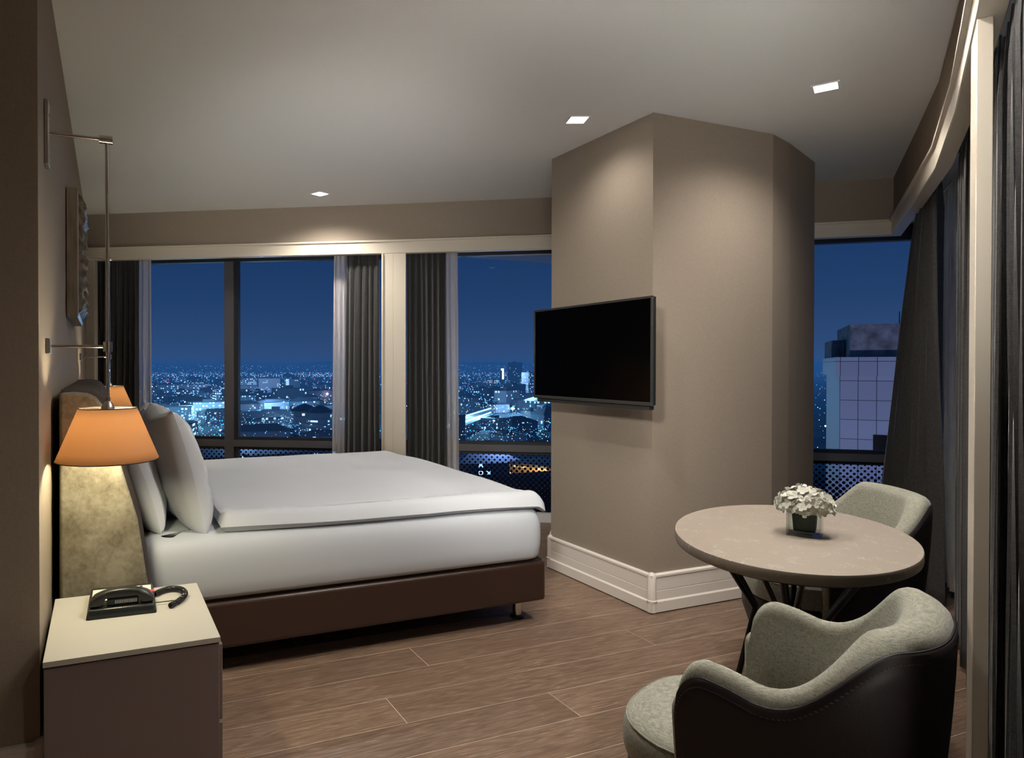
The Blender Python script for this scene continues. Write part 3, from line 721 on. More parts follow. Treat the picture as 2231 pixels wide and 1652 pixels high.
# ================================================================ TELEVISION
tv = thing('television', 'flat black television, switched off, mounted on the pillar', 'television', (2.5, 0, 0))
ty0, ty1, tz0, tz1 = 2.540, 3.505, 1.104, 1.646
bz = MB()
bz.box(0, ty0, tz1-.012, .012, ty1, tz1); bz.box(0, ty0, tz0, .012, ty1, tz0+.018); bz.box(0, ty0, tz0+.018, .012, ty0+.011, tz1-.012); bz.box(0, ty1-.011, tz0+.018, .012, ty1, tz1-.012)
bz.build('bezel', M['bezel'], tv, bevel=.0015)
MB().box(.003, ty0+.011, tz0+.018, .010, ty1-.011, tz1-.012).build('screen', M['screen'], tv)
MB().box(.0125, ty0+.003, tz0+.003, .030, ty1-.003, tz1-.003).build('back_shell', M['black_soft'], tv, bevel=.003)
MB().box(.030, ty0+.05, tz0-.004, .062, ty1-.05, tz0+.33).build('electronics_housing', M['black_soft'], tv, bevel=.01)
MB().box(.012, ty0+.03, tz0-.022, .046, ty1-.02, tz0-.001).build('speaker_bar', M['bezel'], tv, bevel=.004)
MB().box(.062, 2.92, 1.28, .175, 3.10, 1.46).build('wall_bracket', M['black_metal'], tv, bevel=.004)
MB().box(.175, 2.86, 1.22, .192, 3.16, 1.52).build('bracket_plate', M['black_metal'], tv, bevel=.002)

# ================================================================ TABLE
TC = Vector((2.114, 1.544)); TA, TB = .503, .340; ANG = math.atan2(.534, .846)
tb = thing('oval_table', 'oval dining table with beige stone top and bent black rod legs', 'table', (TC.x, TC.y, 0), ANG)
NR = 96
rings = [[(TA*k*math.cos(2*PI*i/NR), TB*k2*math.sin(2*PI*i/NR), z) for i in range(NR)] for k, k2, z in ((.93, .90, .716), (.986, .98, .716), (.997, .996, .719), (1, 1, .724), (1, 1, .744), (.997, .996, .749), (.99, .986, .750))]
MB().loft(rings).build('tabletop', M['quartz'], tb, smooth=True)
rings = [[(TA*k*math.cos(2*PI*i/NR), TB*k*math.sin(2*PI*i/NR), z) for i in range(NR)] for k, z in ((.93, .706), (.94, .7155))]
MB().loft(rings).build('under_plate', M['black_metal'], tb, smooth=True)
for a, rt, rf in ((0, .33, .25), (PI/2, .23, .20), (PI, .33, .25), (-PI/2, .23, .20)):
    for j in (-1, 0, 1):
        tx, ty_ = -math.sin(a), math.cos(a)
        def pt(r, s, z): return Vector((math.cos(a)*r + tx*s, math.sin(a)*r + ty_*s, z))
        pts = [pt(rt, j*.055, .707), pt(rt-.012, j*.053, .69), pt(.112, j*.019, .505), pt(.102, j*.017, .478), pt(.108, j*.016, .445), pt(rf-.003, j*.018, .012), pt(rf, j*.018, 0)]
        MB().tube(crv(pts, 30), .0085, 10).build('leg', M['black_metal'], tb, smooth=True)

# ================================================================ FLOWERS
vc = Vector((2.136, 1.512)); vrot = math.atan2(1.437-1.509, 2.114-2.072)
vs = thing('glass_vase', 'square clear glass vase lined with a dark green leaf on the table', 'vase', (vc.x, vc.y, .7502), vrot)
hw, th_, hz = .047, .0045, .092
g = MB(); o4 = [(-hw, -hw), (hw, -hw), (hw, hw), (-hw, hw)]; i4 = [(p[0]*(hw-th_)/hw, p[1]*(hw-th_)/hw) for p in o4]
g.loft([[(*p, 0) for p in o4], [(*p, hz) for p in o4], [(*p, hz) for p in i4], [(*p, .012) for p in i4]])
g.build('vase_body', M['vase'], vs, fix=True)
lw_ = MB(); N = 40
def sup(t_, r):
    c, s = math.cos(t_), math.sin(t_); k = (abs(c)**5 + abs(s)**5)**(-1/5); return (r*k*c, r*k*s)
lw_.grid(N, 8, lambda u, v: (*sup(2*PI*u*.86 + .5 + .25*v, .030 + .006*v), .0135 + .070*v))
mod_solid(lw_.build('leaf_lining', M['leafwrap'], vs, smooth=True), .001)
st = MB()
for k in range(7):
    a = 2*PI*k/7; st.tube([(.012*math.cos(a), .012*math.sin(a), .014), (.018*math.cos(a+.5), .018*math.sin(a+.5), .085)], .0028, 7)
fb = thing('hydrangea_bouquet', 'round bunch of white hydrangea blooms in the square glass vase', 'flowers', (vc.x, vc.y, .7502), vrot)
st.build('stems', M['stems'], fb, smooth=True)
pm = MB(); rr = random.Random(5)
fc = Vector((0, 0, .088))
nfl = 150
for k in range(nfl):
    f = (k + .5)/nfl; ph_ = math.acos(1 - 1.18*f); an = PI*(1 + 5**.5)*k
    n = Vector((math.sin(ph_)*math.cos(an), math.sin(ph_)*math.sin(an), math.cos(ph_)))
    R_ = 1 + rr.uniform(-.12, .07)
    c = fc + Vector((n.x*.076*R_, n.y*.076*R_, n.z*.062*R_ + .004))
    n = (n + Vector((rr.uniform(-.45, .45), rr.uniform(-.45, .45), rr.uniform(-.3, .45)))).normalized()
    a = n.orthogonal().normalized(); b = n.cross(a); r0 = rr.uniform(0, 6); sz = rr.uniform(.0105, .0150)
    for q in range(4):
        an2 = r0 + q*PI/2 + rr.uniform(-.15, .15); d = a*math.cos(an2) + b*math.sin(an2); s_ = d.cross(n)
        cup = rr.uniform(.1, .7)
        P = lambda l, w, h: tuple(c + d*l*sz + s_*w*sz + n*h*sz)
        pm.add([P(.05, 0, 0), P(.5, -.52, .12*cup), P(.5, .52, .12*cup), P(.62, 0, .02), P(1.08, -.42, .5*cup), P(1.1, .42, .5*cup), P(1.22, 0, .45*cup)],
               [(0, 3, 1), (0, 2, 3), (1, 3, 6, 4), (3, 2, 5, 6)])
po = pm.build('petals', M['petal'], fb, fix=False, smooth=True); po['kind'] = 'stuff'
po.data.polygons.foreach_set('use_smooth', [True]*len(po.data.polygons))
MB().lathe([(.045, .072), (.060, .086), (.058, .118), (.040, .138), (.010, .146)], (0, 0, 0), 16).build('bloom_core', M['petal'], fb, smooth=True)

# ================================================================ ARMCHAIRS
def armchair(lab, loc, th, group='upholstered tub armchairs'):
    o = thing('armchair', lab, 'chair', (loc[0], loc[1], 0), th, group)
    W_, YB, YF, BZ, LZ, AZ, LC = .277, -.294, .134, .796, .654, .674, .248
    NA_ = 96; Z0 = .20; L1 = .22
    def plan(t_, z):        # t 0 right arm front .. .5 back .. 1 left arm front
        if t_ < L1: p = Vector((W_, YF + (-.02-YF)*t_/L1))
        elif t_ > 1-L1: p = Vector((-W_, YF + (-.02-YF)*(1-t_)/L1))
        else:
            an = (t_-L1)/(1-2*L1)*PI; p = Vector((W_*abs(math.cos(an))**.80*(1 if math.cos(an) > 0 else -1), -.02 - (-.02-YB)*abs(math.sin(an))**.86))
        zf = max(0, min(1, (z-Z0)/.56)); k = 1 - .16*(1-zf)**1.6
        return Vector((p.x*k, (p.y-.03)*k + .03))
    def rimz(t_):
        c = abs(2*t_-1); q = max(0, min(1, (c-LC)/.30)); z = BZ - (BZ-LZ)*(.5-.5*math.cos(PI*q))
        q = max(0, min(1, (c-LC-.30)/(.86-LC-.30))); z += (AZ-LZ)*math.sin(q*PI/2)
        q = max(0, min(1, (c-.82)/.18)); return z - .095*(1-math.sqrt(max(0, 1-q*q)))
    def nrm(t_, z):
        a, b = plan(max(0, t_-.006), z), plan(min(1, t_+.006), z); d = (b-a).normalized(); n = Vector((-d.y, d.x)); return -n if n.dot(plan(t_, z)) < 0 else n
    def thick(t_): c = abs(2*t_-1); q = max(0, 1-c/.62); return .048 + .036*q*q*(3-2*q)
    def fwd(T): return T*.32
    outer, inner, rim = [], [], []
    for i in range(NA_+1):
        t_ = i/NA_; zr = rimz(t_); n1 = nrm(t_, zr); T = thick(t_); zt = zr - .020
        outer.append([(*plan(t_, Z0 + (zt-Z0)*j/12), Z0 + (zt-Z0)*j/12) for j in range(13)])
        p1 = plan(t_, zt); top = []
        for j in range(9):
            a = j/8*PI; q = p1 - n1*(T/2 - T/2*math.cos(a)); top.append((q.x, q.y, zt + .030*math.sin(a)))
        rim.append(top); col = []
        for j in range(13):
            z = zt + (.36 - zt)*j/12; q = plan(t_, z) - n1*(T + .016*math.sin(PI*j/12)*(1 - abs(2*t_-1)**10)); col.append((q.x, q.y, z))
        inner.append(col)
    so = MB(); so.loft(outer, False, False); so.add([outer[i][0] for i in range(NA_+1)], [tuple(range(NA_+1))])
    so = so.build('outer_shell', M['shell'], o, smooth=True)
    so.data.polygons.foreach_set('use_smooth', [True]*len(so.data.polygons)); mod_solid(so, .006, 1)
    ib = MB(); ib.loft([rim[i] + inner[i][1:] for i in range(NA_+1)], False, False)
    for i in (0, NA_):       # padded half-round fronts of the arms with a domed top
        t_ = i/NA_; zt = rimz(t_) - .020; T = thick(t_); n1 = nrm(t_, zt); rows_ = []
        for j in range(13):
            z = Z0 + (zt-Z0)*j/12; a = plan(t_, z); m = a - n1*(T/2); z_ = z
            rows_.append([(m.x + n1.x*T/2*math.cos(PI*q/10), m.y + n1.y*T/2*math.cos(PI*q/10) + fwd(T)*math.sin(PI*q/10), z_) for q in range(11)])
        a = plan(t_, zt); m = a - n1*(T/2)
        for e in range(1, 7):
            el = e/6*PI/2; c_ = math.cos(el)
            rows_.append([(m.x + n1.x*T/2*math.cos(PI*q/10)*c_, m.y + (n1.y*T/2*math.cos(PI*q/10) + fwd(T)*math.sin(PI*q/10))*c_, zt + .030*math.sin(el)) for q in range(11)])
        ib.loft(rows_, False, False)
    io = ib.build('inner_upholstery', M['sage'], o, smooth=True)
    bm_ = bmesh.new(); bm_.from_mesh(io.data); bmesh.ops.remove_doubles(bm_, verts=bm_.verts, dist=.0008); bmesh.ops.recalc_face_normals(bm_, faces=bm_.faces); bm_.to_mesh(io.data); bm_.free(); io['label'] = 'sage grey woven lining and rolled rim'
    io.data.polygons.foreach_set('use_smooth', [True]*len(io.data.polygons))
    pth = [outer[0][k] for k in range(13)] + [outer[i][-1] for i in range(1, NA_)] + [outer[NA_][k] for k in range(12, -1, -1)]
    MB().tube([(p[0]*1.008, p[1], p[2]) for p in pth], .0035, 6).build('piping', M['shell'], so, smooth=True)
    sb = MB()
    for i in range(NA_*2):
        t_ = (i+.5)/(NA_*2); zr = rimz(t_) - .038; p = plan(t_, zr); n = nrm(t_, zr)
        d = Vector((-n.y, n.x)); sb.obox((p.x + n.x*.0066, p.y + n.y*.0066), (d.x, d.y), .0024, .0008, zr-.0008, zr+.0008)
    sb.build('stitching', M['shell_stitch'], so)
    NS = 64; prof_ = [(.90, .365), (.985, .372), (1.0, .39), (1.0, .42), (.988, .440), (.95, .455), (.85, .464), (.5, .472), (.02, .475)]
    def seatp(a, k):
        c, s = math.cos(a), math.sin(a); n_ = 2.7; q = (abs(c)**n_ + abs(s)**n_)**(-1/n_)
        return (q*c*k*(.222 + (.028*min(1, max(0, s)*2.2) if s > 0 else 0)), .045 + q*s*(.285 if s > 0 else .215)*k)
    MB().loft([[(*seatp(2*PI*i/NS, k), z) for i in range(NS)] for k, z in prof_]).build('seat_cushion', M['sage'], o, smooth=True)
    MB().tube([(*seatp(2*PI*i/NS, .972), .4495) for i in range(NS+1)], .0022, 6, False).build('seat_piping', M['sage'], o, smooth=True)
    MB().loft([[(*seatp(2*PI*i/NS, k), z) for i in range(NS)] for k, z in ((.78, .205), (.88, .22), (.955, .29), (.965, .364))]).build('seat_base', M['shell'], o, smooth=True)
    for (x, y) in ((.16, .20), (-.16, .20), (.15, -.14), (-.15, -.14)):
        MB().tube([(x, y, .215), (x*1.18, y*1.18, 0)], [.019, .011], 14).build('leg', M['black_metal'], o, smooth=True)
    return o
armchair('sage green armchair with black leather back nearest the viewer', (1.437, 1.070), math.radians(22.7))
armchair('sage green armchair beyond the table, its back to the black curtain', (2.775, 1.847), math.radians(58.3))

# ================================================================ THE CITY OUTSIDE
GZ = -50.0
CY, SY = math.cos(YAW), math.sin(YAW)
def away(px, D):      # plan position at depth D metres in the direction of photo column px
    u = (px - 800)/1463.7; return (D*(SY + u*CY), D*(CY - u*SY))
def zof(py, D): return 1.3 - (py - 798)/1463.7*D
def city_mat(name, body, lit, on=.12, strength=3, cu=3.4, cz=3.1):
    t = NT(name); tc_ = t.n('ShaderNodeTexCoord'); sp_ = t.n('ShaderNodeSeparateXYZ'); t.l(tc_.outputs['Object'], sp_.inputs[0])
    g_ = t.n('ShaderNodeNewGeometry'); vt = t.n('ShaderNodeVectorTransform', vector_type='NORMAL', convert_from='WORLD', convert_to='OBJECT'); t.l(g_.outputs['True Normal'], vt.inputs[0])
    sn = t.n('ShaderNodeSeparateXYZ'); t.l(vt.outputs[0], sn.inputs[0])
    ax_ = t.math('ABSOLUTE', sn.outputs[0]); ay_ = t.math('ABSOLUTE', sn.outputs[1]); az_ = t.math('ABSOLUTE', sn.outputs[2])
    u = t.math('ADD', t.math('MULTIPLY', sp_.outputs[0], ay_), t.math('MULTIPLY', sp_.outputs[1], ax_))
    uc = t.math('DIVIDE', u, cu); zc = t.math('DIVIDE', sp_.outputs[2], cz)
    cb_ = t.n('ShaderNodeCombineXYZ'); t.l(t.math('FLOOR', uc), cb_.inputs[0]); t.l(t.math('FLOOR', zc), cb_.inputs[1])
    oi = t.n('ShaderNodeObjectInfo'); t.l(t.math('ADD', t.math('MULTIPLY', oi.outputs['Random'], 100), ax_), cb_.inputs[2])
    wn = t.n('ShaderNodeTexWhiteNoise', noise_dimensions='3D'); t.l(cb_.outputs[0], wn.inputs['Vector'])
    fu, fz = t.math('FRACT', uc), t.math('FRACT', zc)
    mask = t.math('MULTIPLY', t.math('MULTIPLY', t.math('GREATER_THAN', fu, .22), t.math('LESS_THAN', fu, .80)), t.math('MULTIPLY', t.math('GREATER_THAN', fz, .3), t.math('LESS_THAN', fz, .8)))
    onm = t.math('MULTIPLY', t.math('MULTIPLY', t.math('LESS_THAN', wn.outputs['Value'], on), mask), t.math('LESS_THAN', az_, .5))
    cl_ = t.n('ShaderNodeMixRGB'); t.l(wn.outputs['Color'], cl_.inputs[0]); cl_.inputs[1].default_value = (*lit, 1); cl_.inputs[2].default_value = (.75, .9, 1, 1)
    em = t.n('ShaderNodeEmission'); t.l(cl_.outputs[0], em.inputs[0]); t.l(t.math('MULTIPLY', onm, strength), em.inputs[1])
    d = t.n('ShaderNodeBsdfDiffuse'); d.inputs[0].default_value = (*body, 1)
    a_ = t.n('ShaderNodeAddShader'); t.l(em.outputs[0], a_.inputs[0]); t.l(d.outputs[0], a_.inputs[1]); t.surf(a_.outputs[0]); return t.m
CM = [city_mat('city_facade_dim', (.16, .17, .2), (.3, .6, 1), .07, 1.6), city_mat('city_facade_cyan', (.30, .33, .38), (.12, .55, 1), .30, 2.2),
      city_mat('city_facade_pale', (.5, .5, .55), (.35, .6, 1), .14, 1.8), city_mat('city_facade_bright', (.35, .4, .45), (.25, .75, 1), .6, 2.6)]
M['roof'] = simple('dark_city_roof', (.10, .11, .13), .9)
M['ground'] = simple('city_ground', (.14, .17, .19), .95, 0, .1, 0, .03, .5)
M['pale_city'] = simple('pale_city_concrete', (.5, .52, .56), .8)
M['tree'] = simple('night_trees', (.03, .05, .03), .95)
gr = MB().box(-4000, 60, GZ-2, 8000, 8500, GZ).build('city_ground', M['ground']); tag(gr, kind='structure')
# far hills
hl = MB()
for k in range(3):
    D = 5200 + k*700
    hl.grid(60, 3, lambda u, v: (*away(-200 + 2500*u, D + 500*v), GZ + (90 + 25*k)*math.sin(PI*v/2)*(.55 + .45*noise.noise(Vector((u*9, k*7, 0))))))
tag(hl.build('hills', M['tree'], fix=False), kind='structure')
def bld(name, lab, px, D, w, d, h, rz, mat, roof='flat', group=None, base=GZ):
    x, y = away(px, D)
    o = thing(name, lab, 'building', (x, y, base), rz, group)
    MB().box(-w/2, -d/2, 0, w/2, d/2, h).build('walls', mat, o)
    r = MB()
    if roof == 'flat':
        r.box(-w/2-.3, -d/2-.3, h, w/2+.3, d/2+.3, h+.7)
        r.box(-w*.2, -d*.2, h+.7, w*.05, d*.1, h+3)
    elif roof == 'hip':
        e_ = 1.0; k = min(w, d)/2; hh = k*.5; A = (w/2-k)
        vs_ = [(-w/2-e_, -d/2-e_, h), (w/2+e_, -d/2-e_, h), (w/2+e_, d/2+e_, h), (-w/2-e_, d/2+e_, h), (-max(.1, w/2-k), 0, h+hh), (max(.1, w/2-k), 0, h+hh)]
        r.add(vs_, [(0, 1, 5, 4), (1, 2, 5), (2, 3, 4, 5), (3, 0, 4), (0, 3, 2, 1)])
    r.build('roof', M['roof'], o)
    return o
UB = [('apartment_tower', 'pale apartment tower, left of the pair beyond the window mullion', 540, 1290, 30, 18, 28, .2, 1),
      ('apartment_tower', 'pale apartment tower with white vertical bands, right of the window mullion', 586, 1280, 40, 18, 28, -.1, 2),
      ('apartment_tower', 'narrow blue-lit tower left of the long pinkish block', 638, 1170, 20, 16, 29, .1, 2),
      ('warehouse', 'long plain pinkish block beyond the terraced round-roofed houses', 690, 950, 46, 30, 17, .2, None),
      ('office_block', 'long low office block with a bright lit row of windows', 456, 690, 38, 18, 14.5, .12, 3),
      ('office_block', 'brightly lit white office block beside the near pillow', 388, 640, 27, 18, 13, -.25, 3),
      ('hospital_block', 'wide white low block left of the mullion, far away', 400, 1150, 90, 20, 20, .1, 1),
      ('city_hall', 'dark long building with hipped roof and few lit windows below the towers', 560, 560, 42, 20, 9, .1, 0),
      ('villa', 'dark villa with hipped roof right of the mullion above the transom', 580, 470, 34, 18, 6.5, .15, 0),
      ('white_hall', 'white hall with dark roof low in the right window', 1108, 450, 20, 14, 6, .1, None),
      ('long_shed', 'long dark shed with a ridged roof behind the white hall', 1128, 490, 24, 16, 11, .1, 0),
      ('hotel_tower', 'tall dark tower on the skyline of the right window', 1122, 1700, 28, 22, 60, 0, 0),
      ('hotel_tower', 'skyline tower beside the television edge with a lit blue edge', 1152, 1300, 21, 18, 39, .2, 1),
      ('square_house', 'pale square house beneath the television edge', 1158, 620, 11, 10, 10, .1, None),
      ('car_park', 'large low hall with glowing band in the right window', 1120, 900, 44, 24, 14, .1, 1)]
PINK = simple('pinkish_city_render', (.55, .32, .38), .9)
for (nm, lab, px, D, w, d, h, rz, mi) in UB:
    bld(nm, lab, px, D, w, d, h, rz, CM[mi] if mi is not None else (PINK if nm == 'warehouse' else M['pale_city']), 'hip' if 'hip' in lab or 'ridged roof' in lab else 'flat')
# terraced houses with stacked round roofs
for i, (px, D, r0) in enumerate(((664, 480, 10.5), (698, 462, 10))):
    x, y = away(px, D)
    o = thing('terraced_tower', ('round-roofed terraced tower, nearer the mullion of the two', 'round-roofed terraced tower beside the white sheer, right of its twin')[i], 'building', (x, y, GZ))
    for k in range(4):
        MB().lathe([(r0 - k*.8, 3 + k*4.2), (r0 - k*.8, 6.2 + k*4.2)], (0, 0, 0), 12).build('storey', CM[1], o)
        MB().lathe([(r0 + 2 - k*.8, 6.2 + k*4.2), (r0 + 1 - k*.8, 7.0 + k*4.2)], (0, 0, 0), 12).build('eaves', M['pale_city'], o)
    MB().lathe([(r0 + .5, 19.8), (r0*.5, 23), (1, 24.5)], (0, 0, 0), 12).build('roof', M['roof'], o)
    MB().lathe([(r0*.8, 0), (r0*.8, 3)], (0, 0, 0), 12).build('podium', M['roof'], o)
# generic low buildings
rr = random.Random(11); protos = {}
def generic(px, D, mi, w, d, h, rz, roof):
    key = (mi, round(w/10), roof)
    if key not in protos:
        protos[key] = bld('city_building', 'small distant city building among night lights, one of many', px, D, w, d, h, rz, CM[mi], roof, 'low city buildings seen through the windows'); return
    o = protos[key]; c = o.copy(); COL.objects.link(c); x, y = away(px, D); c.location = (x, y, GZ); c.rotation_euler = (0, 0, rz); s = rr.uniform(.8, 1.25); c.scale = (s, rr.uniform(.8, 1.3), rr.uniform(.8, 1.5))
    for ch in o.children:
        q = ch.copy(); COL.objects.link(q); q.parent = c
taken = [(o_.location.x, o_.location.y, 45) for o_ in COL.objects if o_.parent is None and o_.get('category') == 'building']
for k in range(700):
    D = 1/rr.uniform(1/2600, 1/400)
    px = rr.choice((rr.uniform(315, 765), rr.uniform(315, 765), rr.uniform(960, 1230)))
    x_, y_ = away(px, D)
    if any(math.hypot(x_-a, y_-b) < 27 + r*.6 for a, b, r in taken): continue
    taken.append((x_, y_, 22))
    if len(taken) > 300: break
    w = rr.choice((15, 20, 30, 40)); h = rr.choice((6, 9, 9, 12, 15))
    mi = rr.choices((0, 1, 2, 3), (6, 3, 2, 1))[0]
    generic(px, D, mi, w, rr.uniform(12, 18), h, rr.uniform(-.6, .6), rr.choice(('flat', 'hip')) if D < 900 else 'flat')
# lights of the city: countless, so a few objects by colour
def lightset(name, lab, col, st, n, seed, big=1.0, dmin=380, dmax=5200):
    r2 = random.Random(seed); b = MB()
    for k in range(int(n*1.3)):
        D = 1/r2.uniform(1/dmax, 1/dmin); px = r2.choice((r2.uniform(325, 735), r2.uniform(325, 735), r2.uniform(985, 1200), r2.uniform(60, 2000)))
        x, y = away(px, D); z = GZ + r2.uniform(4, 13) + (r2.uniform(0, 50) if D > 4500 else 0); s = D/1463.7*r2.choice((.35, .45, .6, .9))*big
        b.add([(x-s, y, z), (x+s, y, z), (x, y-s, z), (x, y+s, z), (x, y, z-s), (x, y, z+s)], [(0, 2, 5), (2, 1, 5), (1, 3, 5), (3, 0, 5), (2, 0, 4), (1, 2, 4), (3, 1, 4), (0, 3, 4)])
    tag(b.build(name, emit(name, col, st), fix=False), lab, 'lights', kind='stuff')
lightset('city_lights', 'white and pale blue points of light across the night city', (.6, .85, 1), 5, 1500, 21)
lightset('city_lights', 'cyan blue glowing points across the night city', (.06, .42, 1), 3, 1700, 22, 1.7)
lightset('city_lights', 'warm amber street lights scattered in the night city', (1, .55, .22), 4, 260, 23)
lightset('city_lights', 'small red and pink lights near the horizon', (1, .12, .22), 4, 60, 24, 1.2, 1500, 5000)
lightset('city_lights', 'large bright floodlights in the night city', (.75, .95, 1), 12, 46, 25, 3.2, 450, 1800)
lightset('horizon_lights', 'dense band of tiny lights along the horizon', (.55, .75, 1), 7, 1100, 26, .9, 2600, 6500)
# red and white traffic line, and a lit viaduct, in the right window
a, b = away(1062, 565), away(1118, 565)
tag(MB().add([(a[0], a[1], -47), (b[0], b[1], -47), (b[0], b[1]+3, -45.4), (a[0], a[1]+3, -45.4)], [(0, 1, 2, 3)]).build('lit_avenue', emit('pink_light', (1, .45, .4), 2.2)), 'glowing pinkish avenue lights low in the right window', 'lights')
for i in range(2):
    p0 = Vector(away(985, 470 + i*60)); p1 = Vector(away(1070, 620 + i*60)); d_ = (p1-p0); u_ = d_.normalized(); c_ = (p0+p1)/2
    o = thing('viaduct', ('lit viaduct running away low in the right window, nearer one', 'lit viaduct running away low in the right window, farther one')[i], 'bridge', (c_.x, c_.y, GZ))
    MB().obox((0, 0), (u_.x, u_.y), d_.length/2, 5, 7, 8.2).build('deck', M['pale_city'], o)
    for k in range(9):
        q = u_*(k-4)*d_.length/9; MB().obox((q.x, q.y), (u_.x, u_.y), 1, 4, 0, 7).build('pier', M['pale_city'], o)
    lm = MB()
    for k in range(26):
        q = u_*(k-12.5)*d_.length/26; lm.box(q.x-.5, q.y-.5, 8.3, q.x+.5, q.y+.5, 9.2)
    lm.build('lamp_row', emit('viaduct_lamps', (.25, .7, 1), 6), o)
# tall cross-shaped light sign and chimney, lamp mast
o = thing('light_tower', 'tall slim tower with glowing white vertical sign on the skyline', 'tower', (*away(1094, 1500), GZ))
MB().box(-3, -3, 0, 3, 3, 48).build('shaft', M['roof'], o)
MB().box(-2, -3.6, 22, 2, -3.05, 46).build('light_sign', emit('white_sign', (.8, .95, 1), 5), o)
MB().box(-5, -3.6, 42, -2.1, -3.05, 46).build('light_sign', emit('white_sign', (.8, .95, 1), 5), o)
o = thing('minaret', 'thin pale chimney-like mast in the right window', 'tower', (*away(1074, 1050), GZ))
MB().lathe([(1.6, 0), (1.2, 30), (1.9, 30.5), (1.9, 32), (1.0, 32.5), (.9, 38), (.05, 44)], (0, 0, 0), 12).build('mast', M['pale_city'], o)
o = thing('flood_mast', 'street mast with one bright lamp low in the right window', 'lamp post', (*away(1117, 560), GZ))
MB().lathe([(.35, 0), (.3, 15)], (0, 0, 0), 8).build('pole', M['pale_city'], o); MB().lathe([(.2, 15), (1.6, 15.4), (1.6, 16.4), (.2, 17)], (0, 0, 0), 10).build('lamp_head', emit('mast_lamp', (.75, .95, 1), 9), o)
# street block with yellow facade below the dotted pane
o = thing('corner_house', 'yellow-lit corner house seen through the dotted glass', 'building', (*away(1180, 255), GZ), .35)
MB().box(-9, -8, 0, 9, 8, 14).build('walls', city_mat('amber_facade', (.5, .38, .24), (1, .62, .2), .55, 1.3), o); MB().box(-9.5, -8.5, 14, 9.5, 8.5, 15).build('roof', M['roof'], o)
for i, (px, D, w, h, rz) in enumerate(((1110, 235, 16, 8, .2), (1060, 300, 30, 9, -.2), (640, 330, 50, 10, .2), (480, 320, 40, 9, 0))):
    bld('town_house', ('dark town house seen through the dotted glass left of the yellow-lit house', 'dark long roof seen through the dotted glass beside the sheer', 'dark long building behind the dotted glass above the bed', 'dark building behind the dotted glass near the pillow')[i], px, D, w, 14, h, rz, CM[0], 'hip')

# neighbouring high block through the right window
nbp = away(1830, 60); nb = thing('tiled_high_rise', 'tall neighbouring block with square pale tiles and dirty concrete top', 'building', (nbp[0], nbp[1], 0), -math.radians(52))
t = NT('square_tiles'); tc_ = t.n('ShaderNodeTexCoord'); br = t.n('ShaderNodeTexBrick'); br.offset = 0; br.inputs['Scale'].default_value = 1
for k, v_ in (('Brick Width', 1.32), ('Row Height', 1.72), ('Mortar Size', .03)): br.inputs[k].default_value = v_
br.inputs['Color1'].default_value = (.40, .37, .42, 1); br.inputs['Color2'].default_value = (.46, .43, .48, 1); br.inputs['Mortar'].default_value = (.05, .05, .07, 1)
mp = t.n('ShaderNodeMapping'); mp.inputs['Rotation'].default_value = (PI/2, 0, 0); t.l(tc_.outputs['Object'], mp.inputs['Vector']); t.l(mp.outputs[0], br.inputs['Vector'])
t.surf(t.pr(br.outputs['Color'], .5)); M['tiles'] = t.m
M['dirty'] = simple('stained_concrete', (.30, .29, .30), .9, 0, .2, .2, 1.2, .45)
t = NT('ribbed_cladding'); w_ = t.n('ShaderNodeTexWave'); w_.inputs['Scale'].default_value = 1.6; w_.bands_direction = 'Y'; t.l(t.mapping(), w_.inputs['Vector'])
t.surf(t.pr(t.ramp(w_.outputs['Color'], [(.2, (.25, .25, .3)), (.8, (.6, .6, .65))]), .5)); M['ribs'] = t.m
bx0, bx1, by0, by1 = 0, 16, 0, 14
MB().box(bx0, by0, GZ, bx1, by1, .4).build('tiled_walls', M['tiles'], nb)
MB().box(bx0-.03, by0+.03, GZ, bx0-.001, by1-.03, .4).build('ribbed_side', M['ribs'], nb)
MB().box(bx0-.35, by0-.35, .4, bx1+.35, by1+.35, 2.1).build('cornice', M['tiles'], nb)
MB().box(bx0+.9, by0+2, 2.1, bx1, by1, 5.1).build('roof_block', M['dirty'], nb)
MB().box(bx0-.2, by0+6, 2.1, bx0+.85, by1, 3.8).build('roof_block', M['dirty'], nb)
MB().box(2.4, by0-.04, -6.6, 3.9, by0-.002, -4.7).build('dark_window', M['screen'], nb)
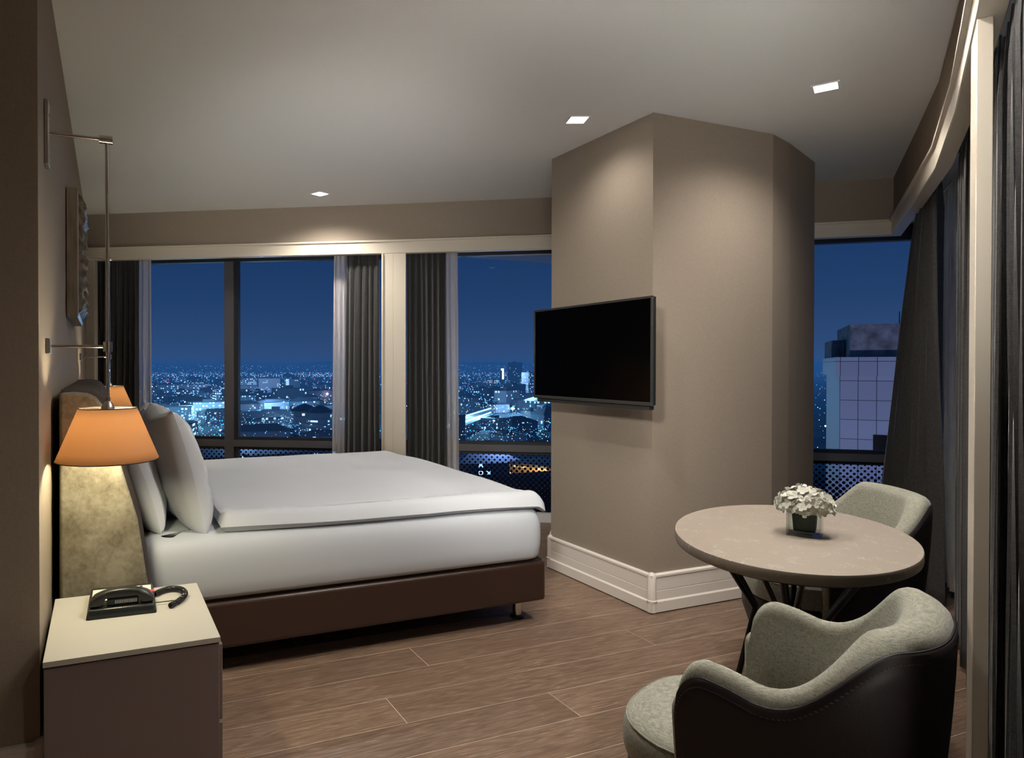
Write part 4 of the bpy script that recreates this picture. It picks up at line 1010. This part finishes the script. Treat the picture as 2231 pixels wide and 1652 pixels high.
MB().tube([(4.6, 3, 5.1), (4.6, 3, 6.2)], .04, 6).build('antenna', M['dark_frame'], nb)
for loc, pw, colr in CITY_L:
    l = bpy.data.lights.new('facade_light', 'POINT'); l.energy = pw; l.color = colr; l.shadow_soft_size = 1.0
    lo = bpy.data.objects.new('facade_light', l); COL.objects.link(lo); lo.location = loc

# blue city haze: its added glow stands in for city light scattered by the air
t = bpy.data.materials.new('city_haze'); t.use_nodes = True; n = t.node_tree; n.nodes.clear()
mo = n.nodes.new('ShaderNodeOutputMaterial'); em = n.nodes.new('ShaderNodeEmission'); em.inputs[0].default_value = (.07, .33, 1, 1); em.inputs[1].default_value = .00012
ab = n.nodes.new('ShaderNodeVolumeAbsorption'); ab.inputs[0].default_value = (0, 0, 0, 1); ab.inputs[1].default_value = .0005
ad = n.nodes.new('ShaderNodeAddShader'); n.links.new(em.outputs[0], ad.inputs[0]); n.links.new(ab.outputs[0], ad.inputs[1]); n.links.new(ad.outputs[0], mo.inputs['Volume'])
hz = MB().box(-3900, 150, GZ+.5, 7900, 8400, 22).build('city_haze', t); tag(hz, 'thin blue haze lying over the night city', 'haze', kind='stuff')

# unseen point lights added over the town in place of its street lighting
for px, D, z, w, c in ((350, 560, -25, 1.6e5, (.25, .65, 1)), (440, 640, -22, 2.2e5, (.3, .7, 1)), (500, 950, -15, 3e5, (.3, .6, 1)), (600, 700, -20, 2e5, (.25, .55, 1)),
                       (680, 560, -20, 1.2e5, (.3, .6, 1)), (560, 1150, -5, 5e5, (.35, .6, 1)), (1040, 560, -25, 2e5, (.25, .65, 1)), (1150, 700, -20, 2.2e5, (.3, .6, 1)),
                       (1100, 1300, -5, 5e5, (.35, .6, 1)), (560, 330, -28, 5e4, (.35, .6, 1)), (1090, 300, -30, 3e4, (.3, .5, 1)), (1172, 238, -38, 1.0e4, (1, .6, .2))):
    l = bpy.data.lights.new('town_fill', 'POINT'); l.energy = w; l.color = c; l.shadow_soft_size = 3
    lo = bpy.data.objects.new('town_fill', l); COL.objects.link(lo); x_, y_ = away(px, D); lo.location = (x_, y_, z)
